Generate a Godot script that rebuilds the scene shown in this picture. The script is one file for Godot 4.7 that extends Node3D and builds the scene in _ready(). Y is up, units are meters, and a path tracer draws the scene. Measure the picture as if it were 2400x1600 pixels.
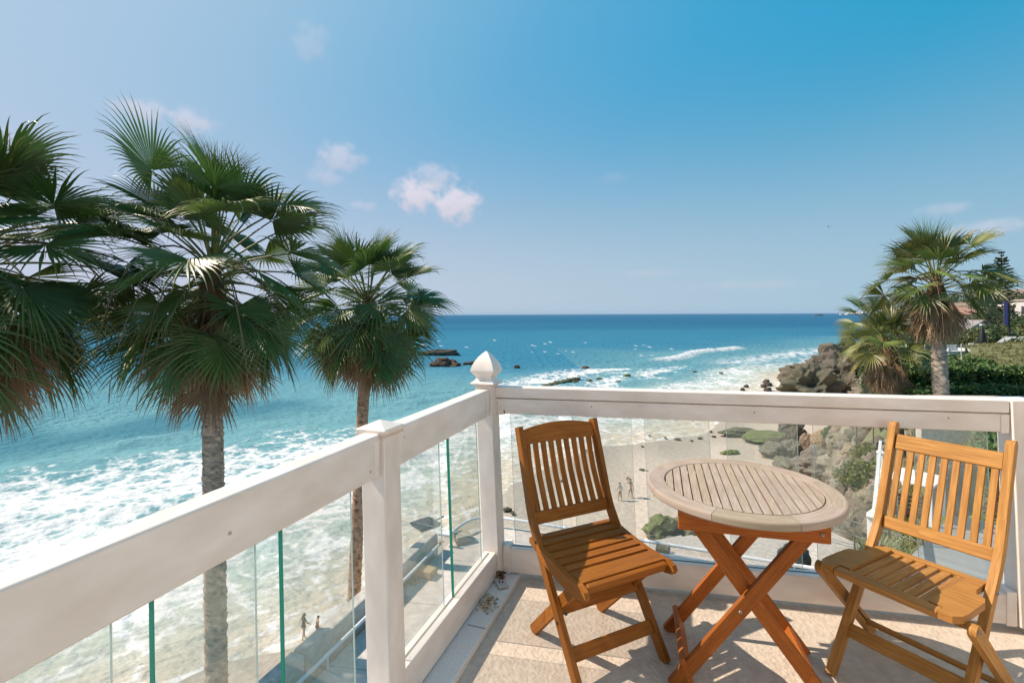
extends Node3D

const SEA := -14.6
const SUN_RAY := Vector3(0.97, -1.0, 0.19)

var rng := RandomNumberGenerator.new()
var M := {}
var shore := PackedVector2Array([Vector2(-60, -20), Vector2(-34, 4), Vector2(-20, 16), Vector2(-13.4, 21.9), Vector2(-10.6, 23.2), Vector2(-6, 33), Vector2(-0.4, 44.6), Vector2(5, 52.5), Vector2(11, 58.3), Vector2(17, 60), Vector2(25, 63.5), Vector2(34, 76), Vector2(47, 96), Vector2(56, 101), Vector2(62, 110), Vector2(70, 122), Vector2(80, 128), Vector2(100, 138), Vector2(140, 160), Vector2(220, 225), Vector2(400, 420), Vector2(1100, 1150)])
var toe := PackedVector2Array([Vector2(-30, -2), Vector2(-5, 5), Vector2(-1.5, 12.5), Vector2(4, 15.5), Vector2(8, 17), Vector2(14, 24), Vector2(22, 35.5), Vector2(31, 46.5), Vector2(40.5, 57), Vector2(63, 86), Vector2(78, 104), Vector2(92, 121), Vector2(110, 141), Vector2(150, 185), Vector2(210, 235), Vector2(400, 420), Vector2(1100, 1140)])


# ---------- mesh building ----------
class MB:
	var v := PackedVector3Array()
	var n := PackedVector3Array()
	var c := PackedColorArray()
	var uv := PackedVector2Array()
	var ix := PackedInt32Array()
	var col := Color.WHITE
	var uvo := Vector2.ZERO

	func vert(p: Vector3, nn: Vector3, t := Vector2.ZERO) -> int:
		v.append(p)
		n.append(nn)
		c.append(col)
		uv.append(t + uvo)
		return v.size() - 1

	func tri(a: int, b: int, d: int) -> void:
		var g := (v[b] - v[a]).cross(v[d] - v[a])
		if g.dot(n[a] + n[b] + n[d]) > 0.0:
			ix.append(a)
			ix.append(d)
			ix.append(b)
		else:
			ix.append(a)
			ix.append(b)
			ix.append(d)

	func quad(a: int, b: int, d: int, e: int) -> void:
		tri(a, b, d)
		tri(a, d, e)

	func flat_tri(a: Vector3, b: Vector3, d: Vector3, away := Vector3.ZERO, has_away := false) -> void:
		var g := (b - a).cross(d - a).normalized()
		if has_away and g.dot((a + b + d) / 3.0 - away) < 0.0:
			g = -g
		var i := vert(a, g, Vector2(a.x, a.z))
		vert(b, g, Vector2(b.x, b.z))
		vert(d, g, Vector2(d.x, d.z))
		tri(i, i + 1, i + 2)

	# a box whose edges are rounded over by r; its long axis runs along the texture
	func box(xf: Transform3D, half: Vector3, r := 0.003) -> void:
		r = minf(r, minf(half.x, minf(half.y, half.z)) * 0.6)
		var base := v.size()
		var ids := {}
		for sx in [-1, 1]:
			for sy in [-1, 1]:
				for sz in [-1, 1]:
					var p := Vector3(sx * (half.x - r), sy * (half.y - r), sz * (half.z - r))
					for k in 3:
						var q := p
						var nn := Vector3.ZERO
						q[k] = (half.x if k == 0 else half.y if k == 1 else half.z) * (sx if k == 0 else sy if k == 1 else sz)
						nn[k] = sx if k == 0 else sy if k == 1 else sz
						var t := Vector2(q.z, q.y + q.x * 0.37) if k == 0 else Vector2(q.z, q.x + q.y * 0.31 + 0.13) if k == 1 else Vector2(q.x * 0.2, q.y)
						ids[Vector4i(sx, sy, sz, k)] = vert(xf * q, (xf.basis * nn).normalized(), t)
		for k in 3:
			var a := (k + 1) % 3
			var b := (k + 2) % 3
			for s in [-1, 1]:
				var q4 := []
				for st in [[-1, -1], [1, -1], [1, 1], [-1, 1]]:
					var key := [0, 0, 0]
					key[k] = s
					key[a] = st[0]
					key[b] = st[1]
					q4.append(ids[Vector4i(key[0], key[1], key[2], k)])
				quad(q4[0], q4[1], q4[2], q4[3])
			# edges along axis k: between faces a and b
			for sa in [-1, 1]:
				for sb in [-1, 1]:
					var q4 := []
					for pr in [[-1, a], [1, a], [1, b], [-1, b]]:
						var key := [0, 0, 0]
						key[k] = pr[0]
						key[a] = sa
						key[b] = sb
						q4.append(ids[Vector4i(key[0], key[1], key[2], pr[1])])
					quad(q4[0], q4[1], q4[2], q4[3])
		for sx in [-1, 1]:
			for sy in [-1, 1]:
				for sz in [-1, 1]:
					tri(ids[Vector4i(sx, sy, sz, 0)], ids[Vector4i(sx, sy, sz, 1)], ids[Vector4i(sx, sy, sz, 2)])

	# a squared bar from p to q; w across, h along «up»
	func beam(p: Vector3, q: Vector3, w: float, h: float, up := Vector3.UP, r := 0.003) -> void:
		var z := (q - p).normalized()
		var x := up.cross(z).normalized()
		var y := z.cross(x)
		box(Transform3D(Basis(x, y, z), (p + q) / 2.0), Vector3(w / 2, h / 2, p.distance_to(q) / 2), r)

	# rows of points joined into a smooth sheet
	func sheet(rows: Array, closed := false, us := 1.0, vs := 1.0, flip := false, colors := []) -> void:
		var base := v.size()
		var nr := rows.size()
		var nc: int = rows[0].size()
		for i in nr:
			var row: PackedVector3Array = rows[i]
			var up_: PackedVector3Array = rows[maxi(i - 1, 0)]
			var dn: PackedVector3Array = rows[mini(i + 1, nr - 1)]
			for j in nc:
				var l := row[(j - 1 + nc) % nc] if closed or j > 0 else row[j]
				var rr := row[(j + 1) % nc] if closed or j < nc - 1 else row[j]
				var g := (rr - l).cross(dn[j] - up_[j])
				if flip:
					g = -g
				if colors.size():
					col = colors[i][j]
				vert(row[j], g.normalized() if g.length_squared() > 1e-16 else Vector3.UP, Vector2(i * us, j * vs))
		var m := nc if closed else nc - 1
		for i in nr - 1:
			for j in m:
				var j2 := (j + 1) % nc
				quad(base + i * nc + j, base + i * nc + j2, base + (i + 1) * nc + j2, base + (i + 1) * nc + j)

	func tube(path: PackedVector3Array, radii: PackedFloat32Array, sides := 8, caps := true) -> void:
		var rows := []
		var x := Vector3.ZERO
		for i in path.size():
			var d := (path[mini(i + 1, path.size() - 1)] - path[maxi(i - 1, 0)]).normalized()
			if x == Vector3.ZERO:
				x = d.cross(Vector3.UP if absf(d.y) < 0.9 else Vector3.RIGHT).normalized()
			else:
				x = (x - d * x.dot(d)).normalized()
			var y := d.cross(x)
			var row := PackedVector3Array()
			for k in sides:
				var a := TAU * k / sides
				row.append(path[i] + (x * cos(a) + y * sin(a)) * radii[i])
			rows.append(row)
		sheet(rows, true, 0.05, 0.03)
		# outward normals
		var base := v.size() - path.size() * sides
		for i in path.size():
			for k in sides:
				var nn := v[base + i * sides + k] - path[i]
				if nn.length_squared() > 1e-12:
					n[base + i * sides + k] = nn.normalized()
		if caps:
			for e in [0, path.size() - 1]:
				var d: Vector3 = (path[0] - path[1]).normalized() if e == 0 else (path[e] - path[e - 1]).normalized()
				var ci := vert(path[e], d)
				var f := v.size()
				for k in sides:
					vert(rows[e][k], d)
				for k in sides:
					tri(ci, f + k, f + (k + 1) % sides)

	# an outline in the x-y plane of xf, given thickness t along z
	func slab(poly: PackedVector2Array, xf: Transform3D, t: float) -> void:
		var tr := Geometry2D.triangulate_polygon(poly)
		for s in [-1.0, 1.0]:
			var f := v.size()
			for p in poly:
				vert(xf * Vector3(p.x, p.y, s * t / 2), xf.basis * Vector3(0, 0, s), Vector2(p.x, p.y))
			for i in range(0, tr.size(), 3):
				tri(f + tr[i], f + tr[i + 1], f + tr[i + 2])
		var cen := Vector2.ZERO
		for p in poly:
			cen += p / poly.size()
		var cw := Geometry2D.is_polygon_clockwise(poly)
		for i in poly.size():
			var a := poly[i]
			var b := poly[(i + 1) % poly.size()]
			var d := (b - a).normalized()
			var nn := Vector2(-d.y, d.x) if cw else Vector2(d.y, -d.x)
			var w := (xf.basis * Vector3(nn.x, nn.y, 0)).normalized()
			var q := vert(xf * Vector3(a.x, a.y, -t / 2), w, Vector2(a.x, -t / 2))
			vert(xf * Vector3(b.x, b.y, -t / 2), w, Vector2(b.x, -t / 2))
			vert(xf * Vector3(b.x, b.y, t / 2), w, Vector2(b.x, t / 2))
			vert(xf * Vector3(a.x, a.y, t / 2), w, Vector2(a.x, t / 2))
			quad(q, q + 1, q + 2, q + 3)

	func mesh() -> ArrayMesh:
		var a := []
		a.resize(Mesh.ARRAY_MAX)
		a[Mesh.ARRAY_VERTEX] = v
		a[Mesh.ARRAY_NORMAL] = n
		a[Mesh.ARRAY_COLOR] = c
		a[Mesh.ARRAY_TEX_UV] = uv
		a[Mesh.ARRAY_INDEX] = ix
		var m := ArrayMesh.new()
		m.add_surface_from_arrays(Mesh.PRIMITIVE_TRIANGLES, a)
		return m


func lin(r: float, g: float, b: float) -> Color:   # an sRGB colour 0..255 as linear values
	return Color(r / 255.0, g / 255.0, b / 255.0).srgb_to_linear()


func thing(called: String, label: String, category: String, at := Vector3.ZERO, turn := 0.0, group := "") -> Node3D:
	var o := Node3D.new()
	o.name = called
	add_child(o, true)
	o.position = at
	o.rotation.y = turn
	tag(o, label, category, group)
	return o


func tag(o: Node, label: String, category: String, group := "") -> void:
	o.set_meta("label", label)
	o.set_meta("category", category)
	if group != "":
		o.set_meta("group", group)


func part(parent: Node, called: String, mesh: Mesh, mat: Material, label := "") -> MeshInstance3D:
	var o := MeshInstance3D.new()
	o.name = called
	o.mesh = mesh
	o.material_override = mat
	parent.add_child(o, true)
	if label != "":
		o.set_meta("label", label)
	return o


func one(called: String, mesh: Mesh, mat: Material, label: String, category: String, at := Vector3.ZERO, group := "") -> MeshInstance3D:
	var o := part(self, called, mesh, mat)
	o.position = at
	tag(o, label, category, group)
	return o


func structure(called: String, mesh: Mesh, mat: Material) -> MeshInstance3D:
	var o := part(self, called, mesh, mat)
	o.set_meta("kind", "structure")
	return o


func copy(o: Node3D, label: String, at: Vector3, turn: float, group := "") -> Node3D:
	var r: Node3D = o.duplicate()
	r.name = String(o.name)
	add_child(r, true)
	r.position = at
	r.rotation.y = turn
	r.set_meta("label", label)
	if group != "":
		r.set_meta("group", group)
	return r


func mat(color: Color, rough := 0.8, vertex := true) -> StandardMaterial3D:
	var m := StandardMaterial3D.new()
	m.albedo_color = color.linear_to_srgb()
	m.roughness = rough
	m.vertex_color_use_as_albedo = vertex
	return m


func noise(seed_: int, freq: float, kind := FastNoiseLite.TYPE_SIMPLEX_SMOOTH, oct := 4) -> FastNoiseLite:
	var f := FastNoiseLite.new()
	f.seed = seed_
	f.frequency = freq
	f.noise_type = kind
	f.fractal_octaves = oct
	return f


func noise_tex(f: FastNoiseLite, size: int, lo: Color, hi: Color, mid := 0.5) -> ImageTexture:
	var im := f.get_seamless_image(size, size)
	im.convert(Image.FORMAT_L8)
	var d := im.get_data()
	var o := PackedByteArray()
	o.resize(size * size * 3)
	for i in d.size():
		var c := lo.lerp(hi, d[i] / 255.0)
		o[i * 3] = c.r8
		o[i * 3 + 1] = c.g8
		o[i * 3 + 2] = c.b8
	return ImageTexture.create_from_image(Image.create_from_data(size, size, false, Image.FORMAT_RGB8, o))


func grey_tex(f: FastNoiseLite, size: int) -> ImageTexture:
	var im := f.get_seamless_image(size, size)
	im.convert(Image.FORMAT_L8)
	return ImageTexture.create_from_image(im)


func poly_dist(p: Vector2, line: PackedVector2Array) -> float:   # signed: positive on the left of the line (seaward)
	var best := 1e18
	var side := 1.0
	for i in line.size() - 1:
		var a := line[i]
		var ab := line[i + 1] - a
		var ap := p - a
		var t := clampf(ap.dot(ab) / ab.length_squared(), 0.0, 1.0)
		var d := (ap - ab * t).length_squared()
		if d < best - 1e-9:
			best = d
			side = 1.0 if ab.x * ap.y - ab.y * ap.x > 0.0 else -1.0
	return sqrt(best) * side


func _ready() -> void:
	rng.seed = 7
	setup_camera()
	setup_sky()
	setup_materials()
	build_sea()
	build_terrain()
	build_far_land()
	build_balcony()
	build_chair_with_arched_back()
	build_chair_with_straight_back()
	build_table()
	build_lower_terrace()
	build_neighbour_deck()
	build_palms()
	build_rocks()
	build_garden()
	build_town()
	build_people()
	build_small_things()


func setup_camera() -> void:
	var cam := Camera3D.new()
	cam.name = "camera"
	add_child(cam)
	cam.position = Vector3(0, 1.40, 0)
	cam.rotation.z = -0.0046
	cam.projection = Camera3D.PROJECTION_FRUSTUM
	cam.keep_aspect = Camera3D.KEEP_HEIGHT
	cam.near = 0.05
	cam.far = 60000.0
	cam.size = 1600.0 / 1130.0 * cam.near
	cam.frustum_offset = Vector2(0, -63.6 / 1130.0 * cam.near)
	cam.current = true


func ramp(keys: Array, x: float) -> Color:
	for i in keys.size() - 1:
		if x <= keys[i + 1][0]:
			var t := clampf((x - keys[i][0]) / (keys[i + 1][0] - keys[i][0]), 0.0, 1.0)
			return (keys[i][1] as Color).lerp(keys[i + 1][1], t)
	return keys[-1][1]


func setup_sky() -> void:
	var W := 2048
	var Hh := 1024
	var to_sun := (-SUN_RAY).normalized()
	var high := [[0.0, lin(252, 250, 250)], [16.0, lin(205, 216, 236)], [28.0, lin(180, 203, 229)], [38.0, lin(164, 197, 225)], [46.0, lin(146, 190, 221)], [54.0, lin(122, 181, 218)], [64.0, lin(92, 171, 214)], [77.0, lin(60, 163, 210)], [92.0, lin(14, 157, 204)], [180.0, lin(40, 145, 195)]]
	var low := [[0.0, lin(225, 225, 235)], [50.0, lin(203, 208, 228)], [78.0, lin(187, 204, 220)], [112.0, lin(164, 197, 215)], [180.0, lin(160, 188, 208)]]
	# both tables looked up once per degree
	var hi := PackedColorArray()
	var lo := PackedColorArray()
	for i in 182:
		hi.append(ramp(high, i))
		lo.append(ramp(low, i))
	# the few small clouds: heading and height in degrees, reach across and up, strength
	var puffs := [[-11.2, 13.6, 2.9, 1.9, 1.0], [-6.6, 12.9, 3.0, 2.3, 1.0], [-9.2, 15.6, 3.0, 1.7, 0.55], [-19.6, 17.0, 2.6, 1.7, 0.55], [-21.0, 15.0, 1.8, 0.9, 0.38], [-37.5, 18.6, 2.3, 1.2, 0.55], [-33.5, 18.6, 2.2, 1.2, 0.55], [-17, 12.2, 1.3, 0.6, 0.35], [-22.5, 27.5, 2.0, 2.0, 0.22], [-27, 11.5, 2.4, 1.2, 0.25], [44.5, 7.0, 2.6, 0.8, 0.45], [42.0, 9.0, 2.0, 0.6, 0.3], [16, 4.6, 4.5, 0.5, 0.16], [26, 3.0, 6, 0.5, 0.2], [12, 15.5, 2.5, 0.7, 0.1], [-48, 14, 3, 1.3, 0.3], [-60, 20, 5, 2, 0.4], [75, 12, 5, 1.6, 0.35], [100, 22, 6, 2, 0.35], [-120, 16, 6, 2, 0.4], [160, 14, 7, 2, 0.4]]
	var cn := noise(5, 0.22, FastNoiseLite.TYPE_SIMPLEX_SMOOTH, 5)
	var cn2 := noise(9, 0.5, FastNoiseLite.TYPE_SIMPLEX_SMOOTH, 3)
	var data := PackedFloat32Array()
	data.resize(W * Hh * 3)
	var cosx := PackedFloat32Array()
	var sinx := PackedFloat32Array()
	for x in W:
		var az := (x + 0.5) / W * TAU   # 0 looks along -z, positive to the right
		cosx.append(cos(az))
		sinx.append(sin(az))
	for y in Hh:
		var el := (0.5 - (y + 0.5) / Hh) * PI
		var ce := cos(el)
		var se := sin(el)
		var eld := rad_to_deg(el)
		var haze := exp(-pow(maxf(eld, 0.0) / 15.5, 2.0))
		for x in W:
			var g := acos(clampf(sinx[x] * ce * to_sun.x + se * to_sun.y - cosx[x] * ce * to_sun.z, -1.0, 1.0)) * 57.29578
			var gi := int(g)
			var col := hi[gi].lerp(hi[gi + 1], g - gi).lerp(lo[gi], haze)
			var o := (y * W + x) * 3
			data[o] = col.r
			data[o + 1] = col.g
			data[o + 2] = col.b
	for p in puffs:
		var x0 := int((p[0] - p[2] * 2.6) / 360.0 * W)
		var x1 := int((p[0] + p[2] * 2.6) / 360.0 * W)
		var y0 := int((90.0 - p[1] - p[3] * 2.6) / 180.0 * Hh)
		var y1 := int((90.0 - p[1] + p[3] * 2.6) / 180.0 * Hh)
		for y in range(y0, y1):
			for x in range(x0, x1):
				var az := (x + 0.5) / W * 360.0
				var el := 90.0 - (y + 0.5) / Hh * 180.0
				var dx: float = (az - p[0]) / p[2]
				var dy: float = (el - p[1]) / p[3]
				var f: float = exp(-(dx * dx + dy * dy) * 1.1)
				f += (cn.get_noise_2d(az * 2.2, el * 2.8) * 0.5 + cn2.get_noise_2d(az * 3.0, el * 4.0) * 0.16) * smoothstep(0.02, 0.35, f)
				var a: float = smoothstep(0.16, 0.95, f) * minf(p[4], 1.0)
				if a <= 0.0:
					continue
				var o := (((y + Hh) % Hh) * W + (x + 2 * W) % W) * 3
				var shade: float = 0.86 + 0.14 * smoothstep(-0.9, 0.7, dy + dx * -0.2)
				data[o] = lerpf(data[o], 0.79 * shade, a * 0.92)
				data[o + 1] = lerpf(data[o + 1], 0.75 * shade, a * 0.92)
				data[o + 2] = lerpf(data[o + 2], 0.85 * shade, a * 0.92)
	var im := Image.create_from_data(W, Hh, false, Image.FORMAT_RGBF, data.to_byte_array())
	var pano := PanoramaSkyMaterial.new()
	pano.panorama = ImageTexture.create_from_image(im)
	var sky := Sky.new()
	sky.sky_material = pano
	var e := Environment.new()
	e.background_mode = Environment.BG_SKY
	e.sky = sky
	e.background_energy_multiplier = 0.8
	e.tonemap_mode = Environment.TONE_MAPPER_LINEAR
	e.tonemap_exposure = 1.25
	e.fog_enabled = true
	e.fog_density = 0.00003
	e.fog_light_color = Color(0.80, 0.90, 1.0)
	e.sdfgi_enabled = true
	e.ssao_enabled = true
	e.ssil_enabled = true
	var we := WorldEnvironment.new()
	we.name = "environment"
	we.environment = e
	add_child(we)
	var sun := DirectionalLight3D.new()
	sun.name = "sun"
	sun.light_color = Color(1.0, 0.94, 0.86)
	sun.light_energy = 1.6
	sun.light_angular_distance = 0.5
	sun.shadow_enabled = true
	sun.basis = Basis.looking_at(SUN_RAY.normalized(), Vector3.UP)
	add_child(sun)


func setup_materials() -> void:
	# wood: grain that runs along the texture's first axis
	var wim := Image.create(512, 256, false, Image.FORMAT_RGB8)
	var gn := noise(3, 1.0, FastNoiseLite.TYPE_SIMPLEX_SMOOTH, 4)
	var gf := noise(4, 1.0, FastNoiseLite.TYPE_SIMPLEX_SMOOTH, 2)
	for y in 256:
		for x in 512:
			var s := gn.get_noise_2d(x * 0.006, y * 0.06) * 0.6 + gf.get_noise_2d(x * 0.02, y * 0.35) * 0.35
			var k := clampf(0.84 + s * 0.22, 0.0, 1.0)
			wim.set_pixel(x, y, Color(k, k * (0.97 + s * 0.05), k * (0.93 + s * 0.1)))
	var wt := ImageTexture.create_from_image(wim)
	var wood := mat(Color(0.43, 0.160, 0.027), 0.55)
	wood.metallic_specular = 0.32
	wood.albedo_texture = wt
	wood.uv1_scale = Vector3(1.3, 5.0, 1)
	M.wood = wood
	var wood2: StandardMaterial3D = wood.duplicate()
	wood2.albedo_color = Color(0.60, 0.305, 0.090).linear_to_srgb()
	M.wood_light = wood2
	var wood3: StandardMaterial3D = wood.duplicate()
	wood3.albedo_color = Color(0.50, 0.155, 0.028).linear_to_srgb()
	wood3.uv1_scale = Vector3(1.6, 8.0, 1)
	M.wood_red = wood3
	var wood4: StandardMaterial3D = wood.duplicate()
	wood4.albedo_color = Color(0.56, 0.475, 0.425).linear_to_srgb()
	wood4.roughness = 0.85
	wood4.uv1_scale = Vector3(1.5, 12.0, 1)
	M.wood_grey = wood4
	# white rails: slightly soiled vinyl
	var vinyl := mat(Color(0.86, 0.79, 0.745), 0.38)
	vinyl.albedo_texture = noise_tex(noise(21, 0.012, FastNoiseLite.TYPE_SIMPLEX_SMOOTH, 5), 256, Color(0.92, 0.905, 0.88), Color(1, 1, 1))
	vinyl.uv1_scale = Vector3(1.2, 3, 1)
	M.vinyl = vinyl
	M.white = mat(Color(0.8, 0.79, 0.77), 0.5)
	M.dark = mat(Color(0.03, 0.03, 0.032), 0.6)
	M.steel = mat(Color(0.55, 0.55, 0.54), 0.35)
	M.steel.metallic = 0.7
	M.rust = mat(Color(1, 1, 1), 0.9)
	# stuccoed deck
	var deck := mat(Color(1, 1, 1), 0.9)
	deck.albedo_texture = noise_tex(noise(31, 0.02, FastNoiseLite.TYPE_SIMPLEX_SMOOTH, 6), 512, Color(0.715, 0.655, 0.595), Color(0.80, 0.74, 0.68))
	deck.heightmap_enabled = true
	deck.heightmap_texture = grey_tex(noise(32, 0.045, FastNoiseLite.TYPE_SIMPLEX_SMOOTH, 4), 512)
	deck.heightmap_scale = 0.35
	deck.uv1_triplanar = true
	deck.uv1_scale = Vector3(1.7, 1.7, 1.7)
	M.deck = deck
	var stone := mat(Color(1, 1, 1), 0.85)
	var sn := noise(41, 0.25, FastNoiseLite.TYPE_CELLULAR, 2)
	stone.albedo_texture = noise_tex(sn, 256, Color(0.80, 0.78, 0.76), Color(0.95, 0.93, 0.91))
	stone.uv1_triplanar = true
	stone.uv1_scale = Vector3(3, 3, 3)
	M.stone = stone
	var conc := mat(Color(1, 1, 1), 0.9)
	conc.albedo_texture = noise_tex(noise(51, 0.03, FastNoiseLite.TYPE_SIMPLEX_SMOOTH, 6), 256, Color(0.64, 0.615, 0.59), Color(0.80, 0.77, 0.74))
	conc.uv1_triplanar = true
	conc.uv1_scale = Vector3(0.7, 0.7, 0.7)
	M.concrete = conc
	# panes: thin clear sheets with a faint green cast, and their green cut edges
	var glass := StandardMaterial3D.new()
	glass.transparency = BaseMaterial3D.TRANSPARENCY_ALPHA
	glass.albedo_color = Color(0.66, 0.80, 0.76, 0.115)
	glass.roughness = 0.02
	glass.metallic_specular = 0.5
	M.glass = glass
	M.stucco = mat(Color(0.86, 0.78, 0.70), 0.9)
	M.glass_edge = mat(Color(0.008, 0.25, 0.155), 0.15)
	M.glass_edge_pale = mat(Color(0.52, 0.64, 0.60), 0.15)
	# ground
	var land := mat(Color(1, 1, 1), 0.95)
	land.albedo_texture = noise_tex(noise(61, 0.03, FastNoiseLite.TYPE_SIMPLEX_SMOOTH, 6), 512, Color(0.86, 0.86, 0.86), Color(1, 1, 1))
	land.heightmap_enabled = true
	land.heightmap_texture = grey_tex(noise(62, 0.02, FastNoiseLite.TYPE_SIMPLEX_SMOOTH, 6), 512)
	land.heightmap_scale = 6.0
	land.uv1_triplanar = true
	land.uv1_world_triplanar = true
	land.uv1_scale = Vector3(0.12, 0.12, 0.12)
	M.land = land
	var rock := mat(Color(1, 1, 1), 0.92)
	rock.albedo_texture = noise_tex(noise(71, 0.03, FastNoiseLite.TYPE_SIMPLEX_SMOOTH, 6), 512, Color(0.60, 0.58, 0.56), Color(1, 1, 1))
	rock.heightmap_enabled = true
	rock.heightmap_texture = grey_tex(noise(72, 0.025, FastNoiseLite.TYPE_SIMPLEX_SMOOTH, 6), 512)
	rock.heightmap_scale = 9.0
	rock.uv1_triplanar = true
	rock.uv1_world_triplanar = true
	rock.uv1_scale = Vector3(0.35, 0.35, 0.35)
	M.rock = rock
	var leaf := mat(Color(1, 1, 1), 0.42)
	leaf.backlight_enabled = true
	leaf.backlight = Color(0.7, 0.7, 0.7)
	M.leaf = leaf
	var bush := mat(Color(1, 1, 1), 0.6)
	bush.backlight_enabled = true
	bush.backlight = Color(0.35, 0.35, 0.35)
	M.bush = bush
	var bark := mat(Color(1, 1, 1), 0.95)
	bark.albedo_texture = noise_tex(noise(81, 0.05, FastNoiseLite.TYPE_SIMPLEX_SMOOTH, 5), 256, Color(0.62, 0.6, 0.58), Color(1, 1, 1))
	bark.uv1_triplanar = true
	bark.uv1_scale = Vector3(1.2, 5, 1.2)
	M.bark = bark
	var terr := conc.duplicate()
	terr.albedo_texture = noise_tex(noise(52, 0.02, FastNoiseLite.TYPE_SIMPLEX_SMOOTH, 6), 256, Color(0.70, 0.665, 0.635), Color(0.82, 0.785, 0.755))
	M.terrace = terr
	M.pipe = mat(Color(0.74, 0.75, 0.77), 0.4)
	M.plastic = mat(Color(1, 1, 1), 0.28)
	var rn2: StandardMaterial3D = rock.duplicate()
	rn2.heightmap_enabled = false
	rn2.uv1_scale = Vector3(2, 2, 2)
	M.rock_near = rn2
	var rub: StandardMaterial3D = rock.duplicate()
	rub.albedo_color = Color(0.30, 0.27, 0.22).linear_to_srgb()
	rub.heightmap_enabled = false
	M.rubble = rub
	M.far_land = mat(Color(1, 1, 1), 1.0)
	M.house_far = mat(Color(0.62, 0.58, 0.55), 0.9)
	M.skin = mat(Color(1, 1, 1), 0.6)


func build_sea() -> void:
	# foam: measured over a rectangle of the near water, laid over the water's own colour
	var S := 1536
	var X0 := -62.0
	var D0 := 14.0
	var SPAN := 128.0
	var step := SPAN / S
	# the distance to the waterline, on a coarse grid
	var cg := 130
	var dist := PackedFloat32Array()
	for j in cg:
		for i in cg:
			dist.append(poly_dist(Vector2(X0 + i, D0 + j), shore))
	var lace := noise(101, 0.030, FastNoiseLite.TYPE_CELLULAR, 2)
	lace.cellular_return_type = FastNoiseLite.RETURN_DISTANCE2_SUB
	lace.cellular_jitter = 1.0
	lace.domain_warp_enabled = true
	lace.domain_warp_amplitude = 26.0
	lace.domain_warp_frequency = 0.022
	lace.domain_warp_fractal_octaves = 3
	var l1 := lace.get_image(S, S).get_data()
	lace.seed = 102
	lace.frequency = 0.085
	lace.domain_warp_amplitude = 10.0
	lace.domain_warp_frequency = 0.06
	var l2 := lace.get_image(S, S).get_data()
	var big := noise(103, 0.0075, FastNoiseLite.TYPE_SIMPLEX_SMOOTH, 4).get_image(S, S).get_data()
	var fine := noise(104, 0.12, FastNoiseLite.TYPE_SIMPLEX_SMOOTH, 3).get_image(S, S).get_data()
	var streak_noise := noise(105, 0.012, FastNoiseLite.TYPE_SIMPLEX_SMOOTH, 4)
	var out := PackedByteArray()
	out.resize(S * S * 4)
	for y in S:
		var dd := D0 + y * step
		var gy := minf(dd - D0, cg - 2.001)
		var jy := int(gy)
		var fy := gy - jy
		for x in S:
			var xx := X0 + x * step
			var gx := minf(xx - X0, cg - 2.001)
			var jx := int(gx)
			var fx := gx - jx
			var k := jy * cg + jx
			var sd := lerpf(lerpf(dist[k], dist[k + 1], fx), lerpf(dist[k + cg], dist[k + cg + 1], fx), fy)
			var o := y * S + x
			var b := big[o] / 255.0
			var f := fine[o] / 255.0
			var web := 1.0 - minf(l1[o] / 255.0 * 2.6, 1.0)
			var web2 := 1.0 - minf(l2[o] / 255.0 * 2.2, 1.0)
			var s := sd + (b - 0.5) * 9.0
			# how thickly foam lies at this distance from the waterline
			var near := xx < 6.0
			var cover := 0.0
			if sd > -1.5:
				var out_edge := lerpf(32.0, 44.0, clampf((-20.0 - xx) / 25.0, 0.0, 1.0)) if xx < -8.0 else lerpf(32.0, 20.0, clampf((xx + 8.0) / 16.0, 0.0, 1.0))
				if xx > 20.0:
					out_edge = 20.0
				cover = smoothstep(out_edge + 4.0, out_edge - 9.0, s)
				# thick broken water in the middle of the belt, thin lace near the sand
				cover *= 0.42 + 0.46 * smoothstep(6.0, 16.0, s + (b - 0.5) * 8.0)
				# a front of white at the water's edge
				var edge := exp(-pow((sd - 0.35 - (b - 0.5) * 1.6) / 0.42, 2.0)) * 0.75
				cover = maxf(cover, edge)
			# outer lines of surf, parallel with the shore
			var band := exp(-pow((s - 46.0) / 7.0, 2.0)) * smoothstep(-14.0, 0.0, xx) * 0.9
			band += exp(-pow((s - 31.0) / 5.0, 2.0)) * smoothstep(2.0, 20.0, xx) * 0.7
			cover = maxf(cover, band * (0.45 + 0.9 * b))
			var thr := 1.0 - cover
			var val := web * 0.62 + web2 * 0.38 + (f - 0.5) * 0.28 + (b - 0.5) * 0.35
			var a := smoothstep(thr - 0.20, thr + 0.34, val)
			a *= smoothstep(-1.1, -0.1, sd + (b - 0.5) * 1.2)
			if cover < 0.10:
				a = 0.0
			var ed := minf(minf(x, S - 1 - x), minf(y, S - 1 - y))
			a *= minf(ed / 20.0, 1.0)
			var q := o * 4
			out[q] = 213
			out[q + 1] = 212
			out[q + 2] = 211
			out[q + 3] = int(clampf(a, 0.0, 1.0) * 250.0)
	var foam := ImageTexture.create_from_image(Image.create_from_data(S, S, false, Image.FORMAT_RGBA8, out))
	var water := mat(Color(1, 1, 1), 0.12)
	water.specular_mode = BaseMaterial3D.SPECULAR_DISABLED
	var ripple := NoiseTexture2D.new()
	ripple.width = 512
	ripple.height = 512
	ripple.seamless = true
	ripple.as_normal_map = true
	ripple.bump_strength = 9.0
	ripple.noise = noise(115, 0.018, FastNoiseLite.TYPE_SIMPLEX_SMOOTH, 5)
	water.normal_enabled = true
	water.normal_texture = ripple
	water.normal_scale = 1.5
	water.uv1_triplanar = true
	water.uv1_world_triplanar = true
	water.uv1_scale = Vector3(0.045, 0.08, 0.08)
	var open_water: StandardMaterial3D = water.duplicate()
	water.normal_scale = 0.8
	water.detail_enabled = true
	water.detail_albedo = foam
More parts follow.
